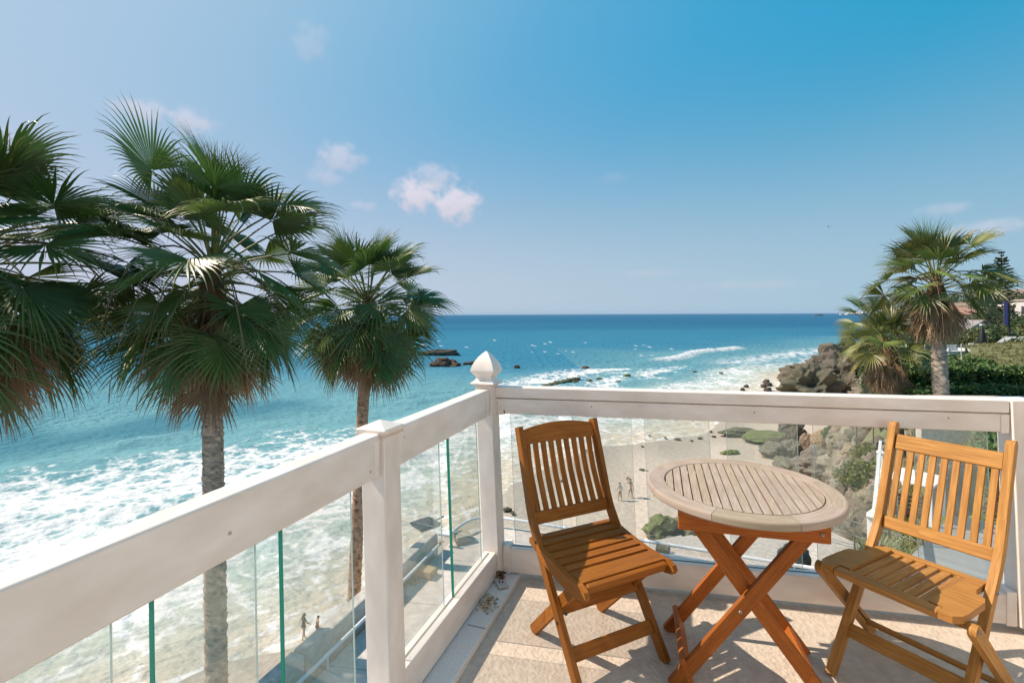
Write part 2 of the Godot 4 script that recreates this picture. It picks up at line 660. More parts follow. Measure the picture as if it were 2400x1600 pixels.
	water.detail_blend_mode = BaseMaterial3D.BLEND_MODE_MIX
	water.detail_uv_layer = BaseMaterial3D.DETAIL_UV_2
	# the swell as geometry: rings that widen with distance
	var rows := []
	var cols := []
	var wn := noise(111, 0.055, FastNoiseLite.TYPE_SIMPLEX_SMOOTH, 3)
	var rip := noise(112, 0.30, FastNoiseLite.TYPE_SIMPLEX_SMOOTH, 3)
	var patch := noise(113, 0.011, FastNoiseLite.TYPE_SIMPLEX_SMOOTH, 4)
	var tint := noise(114, 0.0016, FastNoiseLite.TYPE_SIMPLEX_SMOOTH, 3)
	var b := MB.new()
	var r := 13.0
	var na := 560
	var nr := 0
	while r < 42000.0:
		for i in na + 1:
			var th := deg_to_rad(lerpf(-84.0, 84.0, float(i) / na))
			var X := r * sin(th)
			var D := r * cos(th)
			var sd: float
			if r < 400.0:
				sd = poly_dist(Vector2(X, D), shore)
			else:
				sd = 300.0
			var calm := smoothstep(2.0, 30.0, sd)
			# swell runs in towards the shore (its crests lie across the view)
			var u := X * 0.45 - D * 0.89
			var w := X * 0.89 + D * 0.45
			var amp := calm * smoothstep(4000.0, 300.0, r)
			var y := wn.get_noise_2d(u * 1.0, w * 0.32) * 0.55 * amp + rip.get_noise_2d(u * 0.9, w * 0.45) * 0.16 * (0.25 + calm) * smoothstep(900.0, 100.0, r)
			# the breaking wave on the right and the low rollers of the near surf
			y += breaker(X, D)
			if r < 160.0 and sd < 50.0 and sd > 0.0:
				y += maxf(wn.get_noise_2d(u * 1.9 + 90.0, w * 0.5), 0.0) * 1.1 * smoothstep(5.0, 16.0, sd)
			var p := patch.get_noise_2d(X, D)
			var q := tint.get_noise_2d(X * 0.6, D * 2.0)
			# deep blue far out, teal over the sand, pale and sandy at the edge
			var deep := Color(0.030, 0.128, 0.232)
			var mid := Color(0.045, 0.185, 0.285)
			var teal := Color(0.150, 0.305, 0.335)
			var shallow := Color(0.36, 0.43, 0.40)
			var sand := Color(0.50, 0.44, 0.355)
			var c := deep.lerp(mid, smoothstep(900.0, 170.0, r + q * 300.0))
			c = c.lerp(teal, smoothstep(190.0, 45.0, r + q * 60.0 + p * 40.0) * (0.75 + 0.25 * smoothstep(20.0, -40.0, X)))
			if X > 20.0:
				c = c.lerp(teal, 0.6 * smoothstep(120.0, 40.0, sd + p * 30.0))
			c = c.lerp(shallow, smoothstep(26.0, 8.0, sd + p * 6.0))
			c = c.lerp(sand, smoothstep(11.0, 0.5, sd + p * 4.0))
			# dark patches of weed and reef
			var reef := smoothstep(0.18, 0.5, p) * smoothstep(15.0, 30.0, sd) * smoothstep(170.0, 90.0, r)
			c = c.lerp(Color(0.02, 0.11, 0.17), reef * 0.55)
			var foamy := crest(X, D, wn)
			c = c.lerp(Color(0.66, 0.66, 0.66), foamy)
			b.col = c
			b.vert(Vector3(X, SEA + y, -D), Vector3.UP, Vector2((X - X0) / SPAN, (D - D0) / SPAN))
		nr += 1
		r *= 1.0125 if r < 300.0 else 1.03
	# the cells that carry foam, and the open water beyond them
	var inshore := PackedInt32Array()
	var open := PackedInt32Array()
	var inside := PackedByteArray()
	for t in b.uv:
		inside.append(1 if t.x > 0.0 and t.x < 1.0 and t.y > 0.0 and t.y < 1.0 else 0)
	for i in nr - 1:
		for j in na:
			var k := i * (na + 1) + j
			var cell := PackedInt32Array([k, k + na + 1, k + 1, k + 1, k + na + 1, k + na + 2])
			if inside[k] + inside[k + 1] + inside[k + na + 1] + inside[k + na + 2] == 4:
				inshore.append_array(cell)
			else:
				open.append_array(cell)
	# normals from the surface itself
	for i in nr:
		for j in na + 1:
			var k := i * (na + 1) + j
			var l := b.v[k - 1] if j > 0 else b.v[k]
			var rr := b.v[k + 1] if j < na else b.v[k]
			var d := b.v[k - na - 1] if i > 0 else b.v[k]
			var uu := b.v[k + na + 1] if i < nr - 1 else b.v[k]
			var g := (rr - l).cross(uu - d)
			b.n[k] = g.normalized() if g.y > 0 else -g.normalized()
	var sea := structure("sea", sea_mesh(b, open), open_water)
	part(sea, "inshore_water", sea_mesh(b, inshore), water)


func sea_mesh(b: MB, cells: PackedInt32Array) -> ArrayMesh:
	var a := []
	a.resize(Mesh.ARRAY_MAX)
	var at := {}
	var v := PackedVector3Array()
	var n := PackedVector3Array()
	var c := PackedColorArray()
	var uv := PackedVector2Array()
	var ix := PackedInt32Array()
	var where := PackedInt32Array()
	where.resize(b.v.size())
	for k in cells:
		if where[k] == 0:
			v.append(b.v[k])
			n.append(b.n[k])
			c.append(b.c[k])
			uv.append(b.uv[k])
			where[k] = v.size()
		ix.append(where[k] - 1)
	a[Mesh.ARRAY_VERTEX] = v
	a[Mesh.ARRAY_NORMAL] = n
	a[Mesh.ARRAY_COLOR] = c
	a[Mesh.ARRAY_TEX_UV] = uv
	a[Mesh.ARRAY_TEX_UV2] = uv
	a[Mesh.ARRAY_INDEX] = ix
	var m := ArrayMesh.new()
	m.add_surface_from_arrays(Mesh.PRIMITIVE_TRIANGLES, a)
	return m


# height of the wave that breaks off the rocks on the right
func breaker(X: float, D: float) -> float:
	var a := Vector2(44, 158)
	var e := Vector2(106, 228)
	var ab := e - a
	var t := (Vector2(X, D) - a).dot(ab) / ab.length_squared()
	if t < -0.1 or t > 1.1:
		return 0.0
	var d := ab.normalized().cross(Vector2(X, D) - a) + sin(t * 9.0) * 2.0
	var along := smoothstep(-0.08, 0.1, t) * smoothstep(1.08, 0.85, t)
	return along * 1.15 * (exp(-pow(d / 2.2, 2.0)) if d < 0 else exp(-pow(d / 5.0, 2.0)))


func crest(X: float, D: float, wn: FastNoiseLite) -> float:
	var f := 0.0
	var a := Vector2(44, 158)
	var ab := Vector2(62, 70)
	var t := (Vector2(X, D) - a).dot(ab) / ab.length_squared()
	var jag := wn.get_noise_2d(X * 7.0, D * 7.0)
	if t > -0.1 and t < 1.1:
		var d := ab.normalized().cross(Vector2(X, D) - a) + sin(t * 9.0) * 2.0
		f = smoothstep(0.0, 0.12, t) * smoothstep(1.05, 0.9, t) * smoothstep(-4.5 + jag * 2.0, -1.0, d) * smoothstep(1.6 + jag * 2.0, 0.4, d) * 0.95
	# broken white water between the breaker and the headland, and thin lines far out
	if D > 130.0 and D < 230.0 and X > 55.0:
		var sd := (Vector2(X, D) - Vector2(70, 130)).dot(Vector2(-0.62, 0.78))
		f = maxf(f, exp(-pow((sd - 22.0 + jag * 6.0) / 7.0, 2.0)) * smoothstep(-0.35, 0.3, jag) * smoothstep(55.0, 80.0, X))
		f = maxf(f, exp(-pow((sd - 8.0 + jag * 4.0) / 4.0, 2.0)) * smoothstep(-0.2, 0.4, jag))
	return f


func land_height(X: float, D: float, rn: FastNoiseLite) -> float:
	var s := poly_dist(Vector2(X, D), shore)
	var y := SEA - s * (0.036 if s < 0.0 else 0.06)
	y = maxf(minf(y, SEA + 0.75), SEA - 4.0)
	var b := -poly_dist(Vector2(X, D), toe)
	if b > 0.0:
		var n1 := rn.get_noise_2d(X * 0.9, D * 0.9)
		var far := smoothstep(26.0, 44.0, D)
		var low := lerpf(-8.0, -6.5, far)
		var bb := b * (1.0 + 0.9 * far) + n1 * 1.6 * smoothstep(0.0, 1.5, b)
		var top := lerpf(-6.2, -2.5, smoothstep(11.0, 17.5, D + maxf(X - 10.0, 0.0) * 0.25))
		top = lerpf(top, -3.8, smoothstep(26.0, 50.0, D) * smoothstep(16.0, 4.0, b))
		top += maxf(b - 9.0, 0.0) * 0.02
		y = lerpf(y, low, smoothstep(0.0, 3.2, bb))
		y = lerpf(y, minf(low, top) if top < low else top, smoothstep(2.2, 8.0, bb))
		y += (n1 * 0.9 + rn.get_noise_2d(X * 3.1, D * 3.1) * 0.5) * smoothstep(0.3, 2.0, b) * smoothstep(12.0, 5.0, b)
	return y


func build_terrain() -> void:
	var xs := PackedFloat32Array()
	var ds := PackedFloat32Array()
	var q := -40.0
	while q < 130.0:
		xs.append(q)
		q += 0.55 if q > -16.0 and q < 52.0 else 2.0
	q = 5.0
	while q < 190.0:
		ds.append(q)
		q += 0.55 if q > 9.0 and q < 72.0 else 2.0
	var rn := noise(201, 0.16, FastNoiseLite.TYPE_SIMPLEX_SMOOTH, 4)
	rn.fractal_gain = 0.55
	var cn := noise(202, 0.5, FastNoiseLite.TYPE_SIMPLEX_SMOOTH, 3)
	var pn := noise(203, 0.07, FastNoiseLite.TYPE_SIMPLEX_SMOOTH, 3)
	var rows := []
	for d in ds:
		var row := PackedVector3Array()
		for x in xs:
			row.append(Vector3(x, land_height(x, d, rn), -d))
		rows.append(row)
	var cols := []
	for i in rows.size():
		var cr := PackedColorArray()
		for j in xs.size():
			var p: Vector3 = rows[i][j]
			var px: Vector3 = rows[i][mini(j + 1, xs.size() - 1)] - rows[i][maxi(j - 1, 0)]
			var pd: Vector3 = rows[mini(i + 1, rows.size() - 1)][j] - rows[maxi(i - 1, 0)][j]
			var nn := px.cross(pd).normalized().abs()
			var k := cn.get_noise_2d(p.x, p.z)
			var k2 := pn.get_noise_2d(p.x, p.z)
			var wet := smoothstep(SEA + 0.32 + k2 * 0.18, SEA + 0.05, p.y)
			var c := Color(0.56, 0.475, 0.39).lerp(Color(0.42, 0.365, 0.30), wet)
			c = c * (1.0 + k2 * 0.08)
			var b := -poly_dist(Vector2(p.x, -p.z), toe)
			if b > 0.0:
				var rock := Color(0.25, 0.225, 0.18) * (1.0 + 0.85 * k)
				rock = rock.lerp(Color(0.38, 0.28, 0.16), smoothstep(0.15, 0.5, k2 + k * 0.3) * 0.4)
				c = c.lerp(rock, smoothstep(0.0, 0.8, b))
				var green := Color(0.10, 0.165, 0.042).lerp(Color(0.19, 0.23, 0.08), clampf(k + 0.5, 0.0, 1.0))
				var g := smoothstep(0.52, 0.78, nn.y + k * 0.2) * smoothstep(-10.0, -7.0, p.y + k2 * 2.0) * lerpf(1.0, smoothstep(5.0, 9.0, b), smoothstep(40.0, 60.0, -p.z))
				g = maxf(g, smoothstep(36.0, 24.0, -p.z) * smoothstep(-11.0, -8.0, p.y) * smoothstep(-0.5, -0.1, k + 0.2))
				c = c.lerp(green, g)
			cr.append(c)
		cols.append(cr)
	var b2 := MB.new()
	b2.sheet(rows, false, 1, 1, false, cols)
	for i in b2.n.size():
		if b2.n[i].y < 0:
			b2.n[i] = -b2.n[i]
	structure("beach_and_bluff", b2.mesh(), M.land)


const LDIR := Vector3(-0.3337, 0, 0.9427)
const FDIR := Vector3(0.98, 0, 0.198)
const POST0 := Vector3(-0.097, 0, -2.56)


func rail_left(l: float, y: float, inward := 0.0) -> Vector3:   # along the left rail from the corner post; the railing stands a little out of plumb
	var p := POST0 + LDIR * l + Vector3(0.9427, 0, 0.3337) * inward
	return p + Vector3(-0.04 * y * clampf(1.0 - l / 2.3, 0.0, 1.0), y, 0)


func rail_front(s: float, y: float, inward := 0.0) -> Vector3:
	var p := Vector3(-0.097, 0, -2.597) + FDIR * s + Vector3(-0.198, 0, 0.98) * inward
	return p + Vector3(-0.036 * y, y, 0)


func square_lathe(b: MB, at: Vector3, dir: Vector3, prof: Array) -> void:
	# a four-sided turned shape: [half width, height] pairs
	var z := dir
	var x := Vector3.UP.cross(z)
	for k in 4:
		var a := z if k == 0 else x if k == 1 else -z if k == 2 else -x
		var t := Vector3.UP.cross(a)
		var base := b.v.size()
		for i in prof.size():
			var h0: Array = prof[maxi(i - 1, 0)]
			var h1: Array = prof[mini(i + 1, prof.size() - 1)]
			var nn: Vector3 = (a * (h1[1] - h0[1]) + Vector3.UP * (h0[0] - h1[0])).normalized()
			for s in [-1.0, 1.0]:
				b.vert(at + a * prof[i][0] + t * prof[i][0] * s + Vector3.UP * prof[i][1], nn, Vector2(prof[i][1], s * prof[i][0]))
		for i in prof.size() - 1:
			b.quad(base + i * 2, base + i * 2 + 1, base + i * 2 + 3, base + i * 2 + 2)


func post_mesh(foot: Vector3, head: Vector3, dir: Vector3) -> ArrayMesh:
	var b := MB.new()
	b.beam(foot, head, 0.095, 0.095, dir, 0.006)
	return b.mesh()


func build_balcony() -> void:
	# the floor: a stuccoed slab inside the railing, with a stone kerb under the rails
	var fl := MB.new()
	var a := rail_left(-0.05, 0.0, -0.12)
	var poly := PackedVector2Array()
	for p in [rail_left(-0.10, 0, -0.10), rail_left(4.2, 0, -0.10), Vector3(2.9, 0, 1.9), rail_front(2.75, 0, -0.55), rail_front(2.5, 0, -0.12)]:
		poly.append(Vector2(p.x, p.z))
	fl.slab(poly, Transform3D(Basis(Vector3.RIGHT, Vector3(0, 0, 1), Vector3.DOWN), Vector3(0, -0.11, 0)), 0.22)
	structure("balcony_floor", fl.mesh(), M.deck)
	var kb := MB.new()
	kb.beam(rail_left(-0.05, 0.012, 0.03) + Vector3(0.0, 0, 0), rail_left(3.9, 0.012, 0.03), 0.20, 0.036, Vector3.UP, 0.006)
	var curb := structure("kerb", kb.mesh(), M.stone)
	var seams := MB.new()
	seams.col = Color(0.12, 0.11, 0.10)
	for l in [0.44, 1.02, 1.6]:
		seams.beam(rail_left(l, 0.0305, 0.045), rail_left(l, 0.0305, 0.129), 0.003, 0.002, Vector3.UP, 0.0003)
	part(curb, "joint", seams.mesh(), M.white)

	var r := thing("balcony_railing", "white vinyl balcony railing with glass panels, square posts and a pointed corner finial", "railing")
	# posts
	var corner := part(r, "post", post_mesh(rail_left(0, 0.03), rail_left(0, 1.03), LDIR), M.vinyl, "corner post with a pointed finial")
	var fin := MB.new()
	var top := rail_left(0, 1.016)
	square_lathe(fin, top, LDIR, [[0.0, 0.016], [0.066, 0.016], [0.066, 0.026], [0.060, 0.031], [0.050, 0.036], [0.043, 0.046], [0.0415, 0.054], [0.046, 0.064], [0.056, 0.074], [0.0635, 0.083], [0.0645, 0.090], [0.0615, 0.104], [0.055, 0.122], [0.045, 0.142], [0.031, 0.162], [0.014, 0.180], [0.003, 0.189], [0.0, 0.190]])
	part(corner, "finial", fin.mesh(), M.vinyl)
	var mid := part(r, "post", post_mesh(rail_left(0.985, 0.03), rail_left(0.985, 1.02), LDIR), M.vinyl, "post with a low pyramid cap")
	var cap := MB.new()
	square_lathe(cap, rail_left(0.985, 1.0), LDIR, [[0.0, 0.0], [0.056, 0.0], [0.056, 0.022], [0.054, 0.025], [0.004, 0.045], [0.0, 0.0455]])
	part(mid, "cap", cap.mesh(), M.vinyl)
	var right := part(r, "post", post_mesh(rail_front(2.40, 0.03), rail_front(2.40, 1.02), FDIR), M.vinyl, "right post with a rust hole")
	var back := part(r, "post", post_mesh(rail_left(2.55, 0.03), rail_left(2.55, 1.02), LDIR), M.vinyl)
	# rust on the right post and at the end of the front rail
	var ru := MB.new()
	ru.col = Color(0.17, 0.055, 0.014)
	var rp := rail_front(2.40, 0.845, 0.0495)
	var ring := PackedVector2Array()
	for i in 12:
		var t := TAU * i / 12
		ring.append(Vector2(cos(t) * 0.010, sin(t) * 0.013 - maxf(-sin(t), 0) * 0.006) * (0.85 + 0.3 * rng.randf()))
	ru.slab(ring, Transform3D(Basis(FDIR, Vector3.UP, Vector3(-0.198, 0, 0.98)), rail_front(2.40, 0.845, 0.0485)), 0.002)
	part(right, "rust_hole", ru.mesh(), M.rust)
	# top rails: left (two lengths), front, right
	for e in [[0.05, 0.938], [1.032, 2.505], [2.6, 4.0]]:
		var b := MB.new()
		b.beam(rail_left(e[0], 0.942), rail_left(e[1], 0.942), 0.066, 0.14, Vector3.UP, 0.007)
		part(r, "top_rail", b.mesh(), M.vinyl)
		var b3 := MB.new()
		b3.beam(rail_left(e[0], 0.1), rail_left(e[1], 0.1), 0.066, 0.132, Vector3.UP, 0.006)
		var br := part(r, "bottom_rail", b3.mesh(), M.vinyl)
		var gr := MB.new()
		gr.col = Color(0.28, 0.27, 0.25)
		gr.beam(rail_left(e[0] + 0.02, 0.1665), rail_left(e[1] - 0.02, 0.1665), 0.009, 0.002, Vector3.UP, 0.0002)
		part(br, "groove", gr.mesh(), M.white)
	var fr := MB.new()
	fr.beam(rail_front(0.048, 0.916), rail_front(2.352, 0.916), 0.070, 0.080, Vector3.UP, 0.004)
	var front := part(r, "top_rail", fr.mesh(), M.vinyl)
	var lip := MB.new()
	lip.beam(rail_front(0.048, 0.988), rail_front(2.352, 0.988), 0.078, 0.0585, Vector3.UP, 0.006)
	part(front, "rail_cover", lip.mesh(), M.vinyl)
	var fb := MB.new()
	fb.beam(rail_front(0.048, 0.1), rail_front(2.352, 0.1), 0.066, 0.132, Vector3.UP, 0.006)
	var fbr := part(r, "bottom_rail", fb.mesh(), M.vinyl)
	var g2 := MB.new()
	g2.col = Color(0.10, 0.13, 0.16)
	for e in [[0.1, 0.40], [0.43, 1.15], [1.18, 2.2]]:
		g2.beam(rail_front(e[0], 0.1665), rail_front(e[1], 0.1665), 0.010, 0.002, Vector3.UP, 0.0002)
	part(fbr, "groove", g2.mesh(), M.white)
	# the right-hand return, from the right post towards the house
	var ret := Vector3(0.16, 0, 0.987)
	var p0 := rail_front(2.40, 0)
	for h in [[0.942, 0.14, "top_rail"], [0.1, 0.132, "bottom_rail"]]:
		var b := MB.new()
		b.beam(p0 + ret * 0.05 + Vector3(0, h[0], 0), p0 + ret * 3.2 + Vector3(0, h[0], 0), 0.066, h[1], Vector3.UP, 0.006)
		part(r, h[2], b.mesh(), M.vinyl)
	# sleeves where the rails meet the posts
	for e in [[0.075, 0], [0.915, 0], [1.055, 0], [2.47, 0]]:
		var b := MB.new()
		b.beam(rail_left(e[0] - 0.012, 0.938), rail_left(e[0] + 0.012, 0.938), 0.072, 0.124, Vector3.UP, 0.003)
		b.beam(rail_left(e[0] - 0.004, 0.938), rail_left(e[0] + 0.006, 0.938), 0.076, 0.116, Vector3.UP, 0.003)
		part(r, "bracket", b.mesh(), M.vinyl)
	for s in [0.075, 2.33]:
		var b := MB.new()
		b.beam(rail_front(s - 0.016, 0.913), rail_front(s + 0.016, 0.913), 0.076, 0.084, Vector3.UP, 0.003)
		part(r, "bracket", b.mesh(), M.vinyl)
		var b2 := MB.new()
		b2.beam(rail_front(s - 0.02, 0.105), rail_front(s + 0.02, 0.105), 0.078, 0.15, Vector3.UP, 0.004)
		part(r, "bracket", b2.mesh(), M.vinyl)
	var st := MB.new()
	st.col = Color(0.30, 0.15, 0.05)
	st.beam(rail_front(0.095, 0.895, 0.0362), rail_front(0.095, 0.874, 0.0362), 0.006, 0.0015, Vector3(-0.198, 0, 0.98), 0.0004)
	part(front, "rust_stain", st.mesh(), M.rust)
	# screw heads
	for e in [[0.105, 0.965], [0.105, 0.905], [0.885, 0.965], [1.09, 0.905], [1.6, 0.93]]:
		var sc := MB.new()
		sc.col = Color(0.62, 0.58, 0.53)
		var q := rail_left(e[0], e[1], 0.0325)
		sc.tube(PackedVector3Array([q, q + Vector3(0.9427, 0, 0.3337) * 0.0022]), PackedFloat32Array([0.0042, 0.0034]), 8)
		part(r, "screw", sc.mesh(), M.white)
	for e in [[0.06, 0.93], [0.55, 0.928], [1.32, 0.926], [2.12, 0.93], [0.5, 0.12], [1.75, 0.11]]:
		var sc := MB.new()
		sc.col = Color(0.42, 0.38, 0.33)
		var q := rail_front(e[0], e[1], 0.0345 if e[1] > 0.5 else 0.0325)
		sc.tube(PackedVector3Array([q, q + Vector3(-0.198, 0, 0.98) * 0.0022]), PackedFloat32Array([0.0042, 0.0034]), 8)
		part(r, "screw", sc.mesh(), M.white)
	var cw := MB.new()
	cw.tube(PackedVector3Array([rail_left(0.945, 1.012, -0.012), rail_left(0.945, 1.0135, -0.012)]), PackedFloat32Array([0.008, 0.007]), 10)
	part(r, "screw", cw.mesh(), M.steel)
	# panes of glass: left rail, then front rail
	for e in [[0.165, 0.482], [0.567, 0.886], [1.15, 1.428], [1.506, 1.745], [1.815, 2.12], [2.19, 2.45]]:
		pane(r, e[0], e[1], true)
	for e in [[0.12, 0.3745], [0.4476, 0.7465], [0.811, 1.119], [1.1976, 1.5145], [1.5824, 1.925], [2.0, 2.285]]:
		pane(r, e[0], e[1], false)
	for k in 6:
		var b := MB.new()
		var q := p0 + ret * (0.14 + 0.4 * k)
		b.beam(q + ret * 0.16 + Vector3(0, 0.168, 0), q + ret * 0.16 + Vector3(0, 0.87, 0), 0.010, 0.32, ret, 0.001)
		part(r, "glass_panel", b.mesh(), M.glass)

	# the house behind: its stuccoed wall, with the doorway one steps out of
	var hw := thing("house_wall", "cream stucco house wall with a doorway behind the balcony", "wall")
	for e in [[-3.2, -0.5, -9.0, 3.4], [0.75, 4.2, -9.0, 3.4], [-0.5, 0.75, 2.15, 3.4], [-0.5, 0.75, -9.0, -0.24]]:
		var b := MB.new()
		b.box(Transform3D(Basis(), Vector3((e[0] + e[1]) / 2, (e[2] + e[3]) / 2, 1.22)), Vector3((e[1] - e[0]) / 2, (e[3] - e[2]) / 2, 0.15), 0.01)
		part(hw, "wall_panel", b.mesh(), M.stucco)
	var wing := MB.new()
	wing.box(Transform3D(Basis(), Vector3(3.35, -2.8, 0.12)), Vector3(0.15, 6.2, 0.95), 0.01)
	part(hw, "wing_wall", wing.mesh(), M.stucco)

	# the broken footing of the corner post: a rusted steel foot, flaking paint and crumbs of dry leaf
	var foot := thing("rusted_post_foot", "rusted broken steel foot with flaked paint under the white corner post", "post base", rail_left(0.10, 0.033, 0.062))
	var fm := MB.new()
	fm.col = Color(0.50, 0.47, 0.44)
	fm.box(Transform3D(Basis(Vector3.UP, 0.34), Vector3(0.012, 0.006, 0.0)), Vector3(0.026, 0.005, 0.045), 0.002)
	part(foot, "base_plate", fm.mesh(), M.rust)
	var shell := MB.new()
	for i in 9:
		shell.col = [Color(0.20, 0.08, 0.025), Color(0.07, 0.045, 0.03), Color(0.38, 0.20, 0.09)][i % 3]
		var p := Vector3(rng.randf_range(-0.012, 0.035), rng.randf_range(0.010, 0.026), rng.randf_range(-0.075, -0.035))
		shell.box(Transform3D(Basis.from_euler(Vector3(rng.randf() * 3, rng.randf() * 3, rng.randf() * 3)), p), Vector3(0.008, 0.003, 0.012) * rng.randf_range(0.7, 1.4), 0.001)
	part(foot, "rust_flakes", shell.mesh(), M.rust)
	for i in 4:
		var bo := MB.new()
		bo.col = Color(0.16, 0.07, 0.03)
		var p := Vector3(0.02 - 0.016 * (i % 2), 0.011, -0.025 + 0.03 * (i / 2))
		bo.tube(PackedVector3Array([p, p + Vector3(0, 0.007, 0)]), PackedFloat32Array([0.0048, 0.0042]), 7)
		part(foot, "bolt", bo.mesh(), M.rust)
	var lit := MB.new()
	for i in 70:
		lit.col = [Color(0.42, 0.28, 0.12), Color(0.52, 0.40, 0.24), Color(0.22, 0.12, 0.05), Color(0.6, 0.5, 0.35)][i % 4]
		var u := rng.randfn(0, 0.022)
		var w := rng.randfn(0, 0.034)
		lit.box(Transform3D(Basis.from_euler(Vector3(rng.randf() * 0.8, rng.randf() * 6, rng.randf() * 0.8)), Vector3(u, maxf(0.003, 0.022 - 0.5 * (absf(u) + absf(w)) * rng.randf()), w)), Vector3(0.0025, 0.0018, 0.006) * rng.randf_range(0.6, 1.5), 0.0005)
	var lo := one("leaf_litter", lit.mesh(), M.rust, "little heap of dry brown leaf crumbs on the stone kerb by the corner post", "debris", rail_left(0.27, 0.032, 0.075))


func pane(r: Node3D, e0: float, e1: float, left: bool) -> void:
	var b := MB.new()
	var p := func(l, y): return rail_left(l, y) if left else rail_front(l, y)
	var lo := 0.1685
	var hi := 0.88
	var c00: Vector3 = p.call(e0, lo)
	var c10: Vector3 = p.call(e1, lo)
	var c01: Vector3 = p.call(e0, hi)
	var c11: Vector3 = p.call(e1, hi)
	var along := (c10 - c00).normalized()
	var nn := Vector3.UP.cross(along).normalized()
	for s in [-1.0, 1.0]:
		var o: Vector3 = nn * 0.006 * s
		var i := b.vert(c00 + o, nn * s)
		b.vert(c10 + o, nn * s)
		b.vert(c11 + o, nn * s)
		b.vert(c01 + o, nn * s)
		b.quad(i, i + 1, i + 2, i + 3)
	var g := part(r, "glass_panel", b.mesh(), M.glass)
	for q in [[c00, c01], [c10, c11]]:
		var eb := MB.new()
		eb.beam(q[0], q[1], 0.0124 if left and q[0] == c10 else 0.0056, 0.0024 if left and q[0] == c10 else 0.0012, along, 0.0004)
		part(g, "edge", eb.mesh(), M.glass_edge if left and q[0] == c10 else M.glass_edge_pale)


func grain(b: MB, spread := 0.20) -> void:   # every piece of timber its own tone and its own cut of the grain
	var k := rng.randf_range(1.0 - spread, 1.0 + spread)
	b.col = Color(k, k * rng.randf_range(0.96, 1.04), k * rng.randf_range(0.92, 1.06))
	b.uvo = Vector2(rng.randf(), rng.randf())


# a bar whose section (w across x, d along the path's normal) follows a bent path in the y-z plane at a given x
func bent_bar(b: MB, pts: Array, x: float, w: float, d: float, round_top := false) -> void:
	var path := []
	for i in pts.size():
		path.append(Vector2(pts[i][0], pts[i][1]))   # q (forward), height
	var rows := []
	for i in path.size():
		var t: Vector2 = (path[mini(i + 1, path.size() - 1)] - path[maxi(i - 1, 0)]).normalized()
		var nn := Vector2(t.y, -t.x)
		rows.append([path[i] + nn * d / 2, path[i] - nn * d / 2, nn])
	# four faces plus ends
	for s in [-1.0, 1.0]:
		var base := b.v.size()
		var len := 0.0
		for i in rows.size():
			if i > 0:
				len += path[i].distance_to(path[i - 1])
			for k in 2:
				var p: Vector2 = rows[i][k]
				b.vert(Vector3(x + s * w / 2, p.y, p.x), Vector3(s, 0, 0), Vector2(len, k * d))
		for i in rows.size() - 1:
			b.quad(base + i * 2, base + i * 2 + 1, base + i * 2 + 3, base + i * 2 + 2)
		base = b.v.size()
		len = 0.0
		var kk := 0 if s > 0 else 1
		for i in rows.size():
			if i > 0:
				len += path[i].distance_to(path[i - 1])
			var p: Vector2 = rows[i][kk]
			var nn: Vector2 = rows[i][2] * s
			for e in [-1.0, 1.0]:
				b.vert(Vector3(x + e * w / 2, p.y, p.x), Vector3(0, nn.y, nn.x), Vector2(len, e * w / 2 + 0.3))
		for i in rows.size() - 1:
			b.quad(base + i * 2, base + i * 2 + 1, base + i * 2 + 3, base + i * 2 + 2)
	for e in [0, rows.size() - 1]:
		var t: Vector2 = (path[0] - path[1]).normalized() if e == 0 else (path[e] - path[e - 1]).normalized()
		if round_top and e > 0:
			# a rounded head
			var c: Vector2 = path[e]
			var nn: Vector2 = rows[e][2]
			var prev := []
			for k in 7:
				var an := PI * k / 6
				var o := nn * cos(an) * d / 2 + t * sin(an) * d / 2
				prev.append([c + o, o.normalized()])
			var base := b.v.size()
			for k in 7:
				for s in [-1.0, 1.0]:
					b.vert(Vector3(x + s * w / 2, prev[k][0].y, prev[k][0].x), Vector3(0, prev[k][1].y, prev[k][1].x), Vector2(k * 0.01, s * w))
			for k in 6:
				b.quad(base + k * 2, base + k * 2 + 1, base + k * 2 + 3, base + k * 2 + 2)
			for s in [-1.0, 1.0]:
				base = b.v.size()
				b.vert(Vector3(x + s * w / 2, c.y, c.x), Vector3(s, 0, 0))
				for k in 7:
					b.vert(Vector3(x + s * w / 2, prev[k][0].y, prev[k][0].x), Vector3(s, 0, 0), Vector2(k * 0.01, 0))
				for k in 6:
					b.tri(base, base + k + 1, base + k + 2)
		else:
			var q := b.vert(Vector3(x - w / 2, rows[e][0].y, rows[e][0].x), Vector3(0, t.y, t.x))
			b.vert(Vector3(x + w / 2, rows[e][0].y, rows[e][0].x), Vector3(0, t.y, t.x))
			b.vert(Vector3(x + w / 2, rows[e][1].y, rows[e][1].x), Vector3(0, t.y, t.x))
			b.vert(Vector3(x - w / 2, rows[e][1].y, rows[e][1].x), Vector3(0, t.y, t.x))
			b.quad(q, q + 1, q + 2, q + 3)


func bolt(parent: Node, p: Vector3, dir: Vector3, dark := true) -> void:
	var b := MB.new()
	b.col = Color(0.06, 0.045, 0.035) if dark else Color(0.9, 0.9, 0.9)
	b.tube(PackedVector3Array([p, p + dir * 0.003, p + dir * 0.0042]), PackedFloat32Array([0.0065, 0.0065, 0.004]), 10)
	part(parent, "bolt", b.mesh(), M.rust if dark else M.steel)
	if not dark:
		var c := MB.new()
		c.col = Color(0.04, 0.04, 0.04)
		c.tube(PackedVector3Array([p + dir * 0.004, p + dir * 0.0048]), PackedFloat32Array([0.0028, 0.0028]), 6)
		part(parent.get_child(-1), "socket", c.mesh(), M.dark)


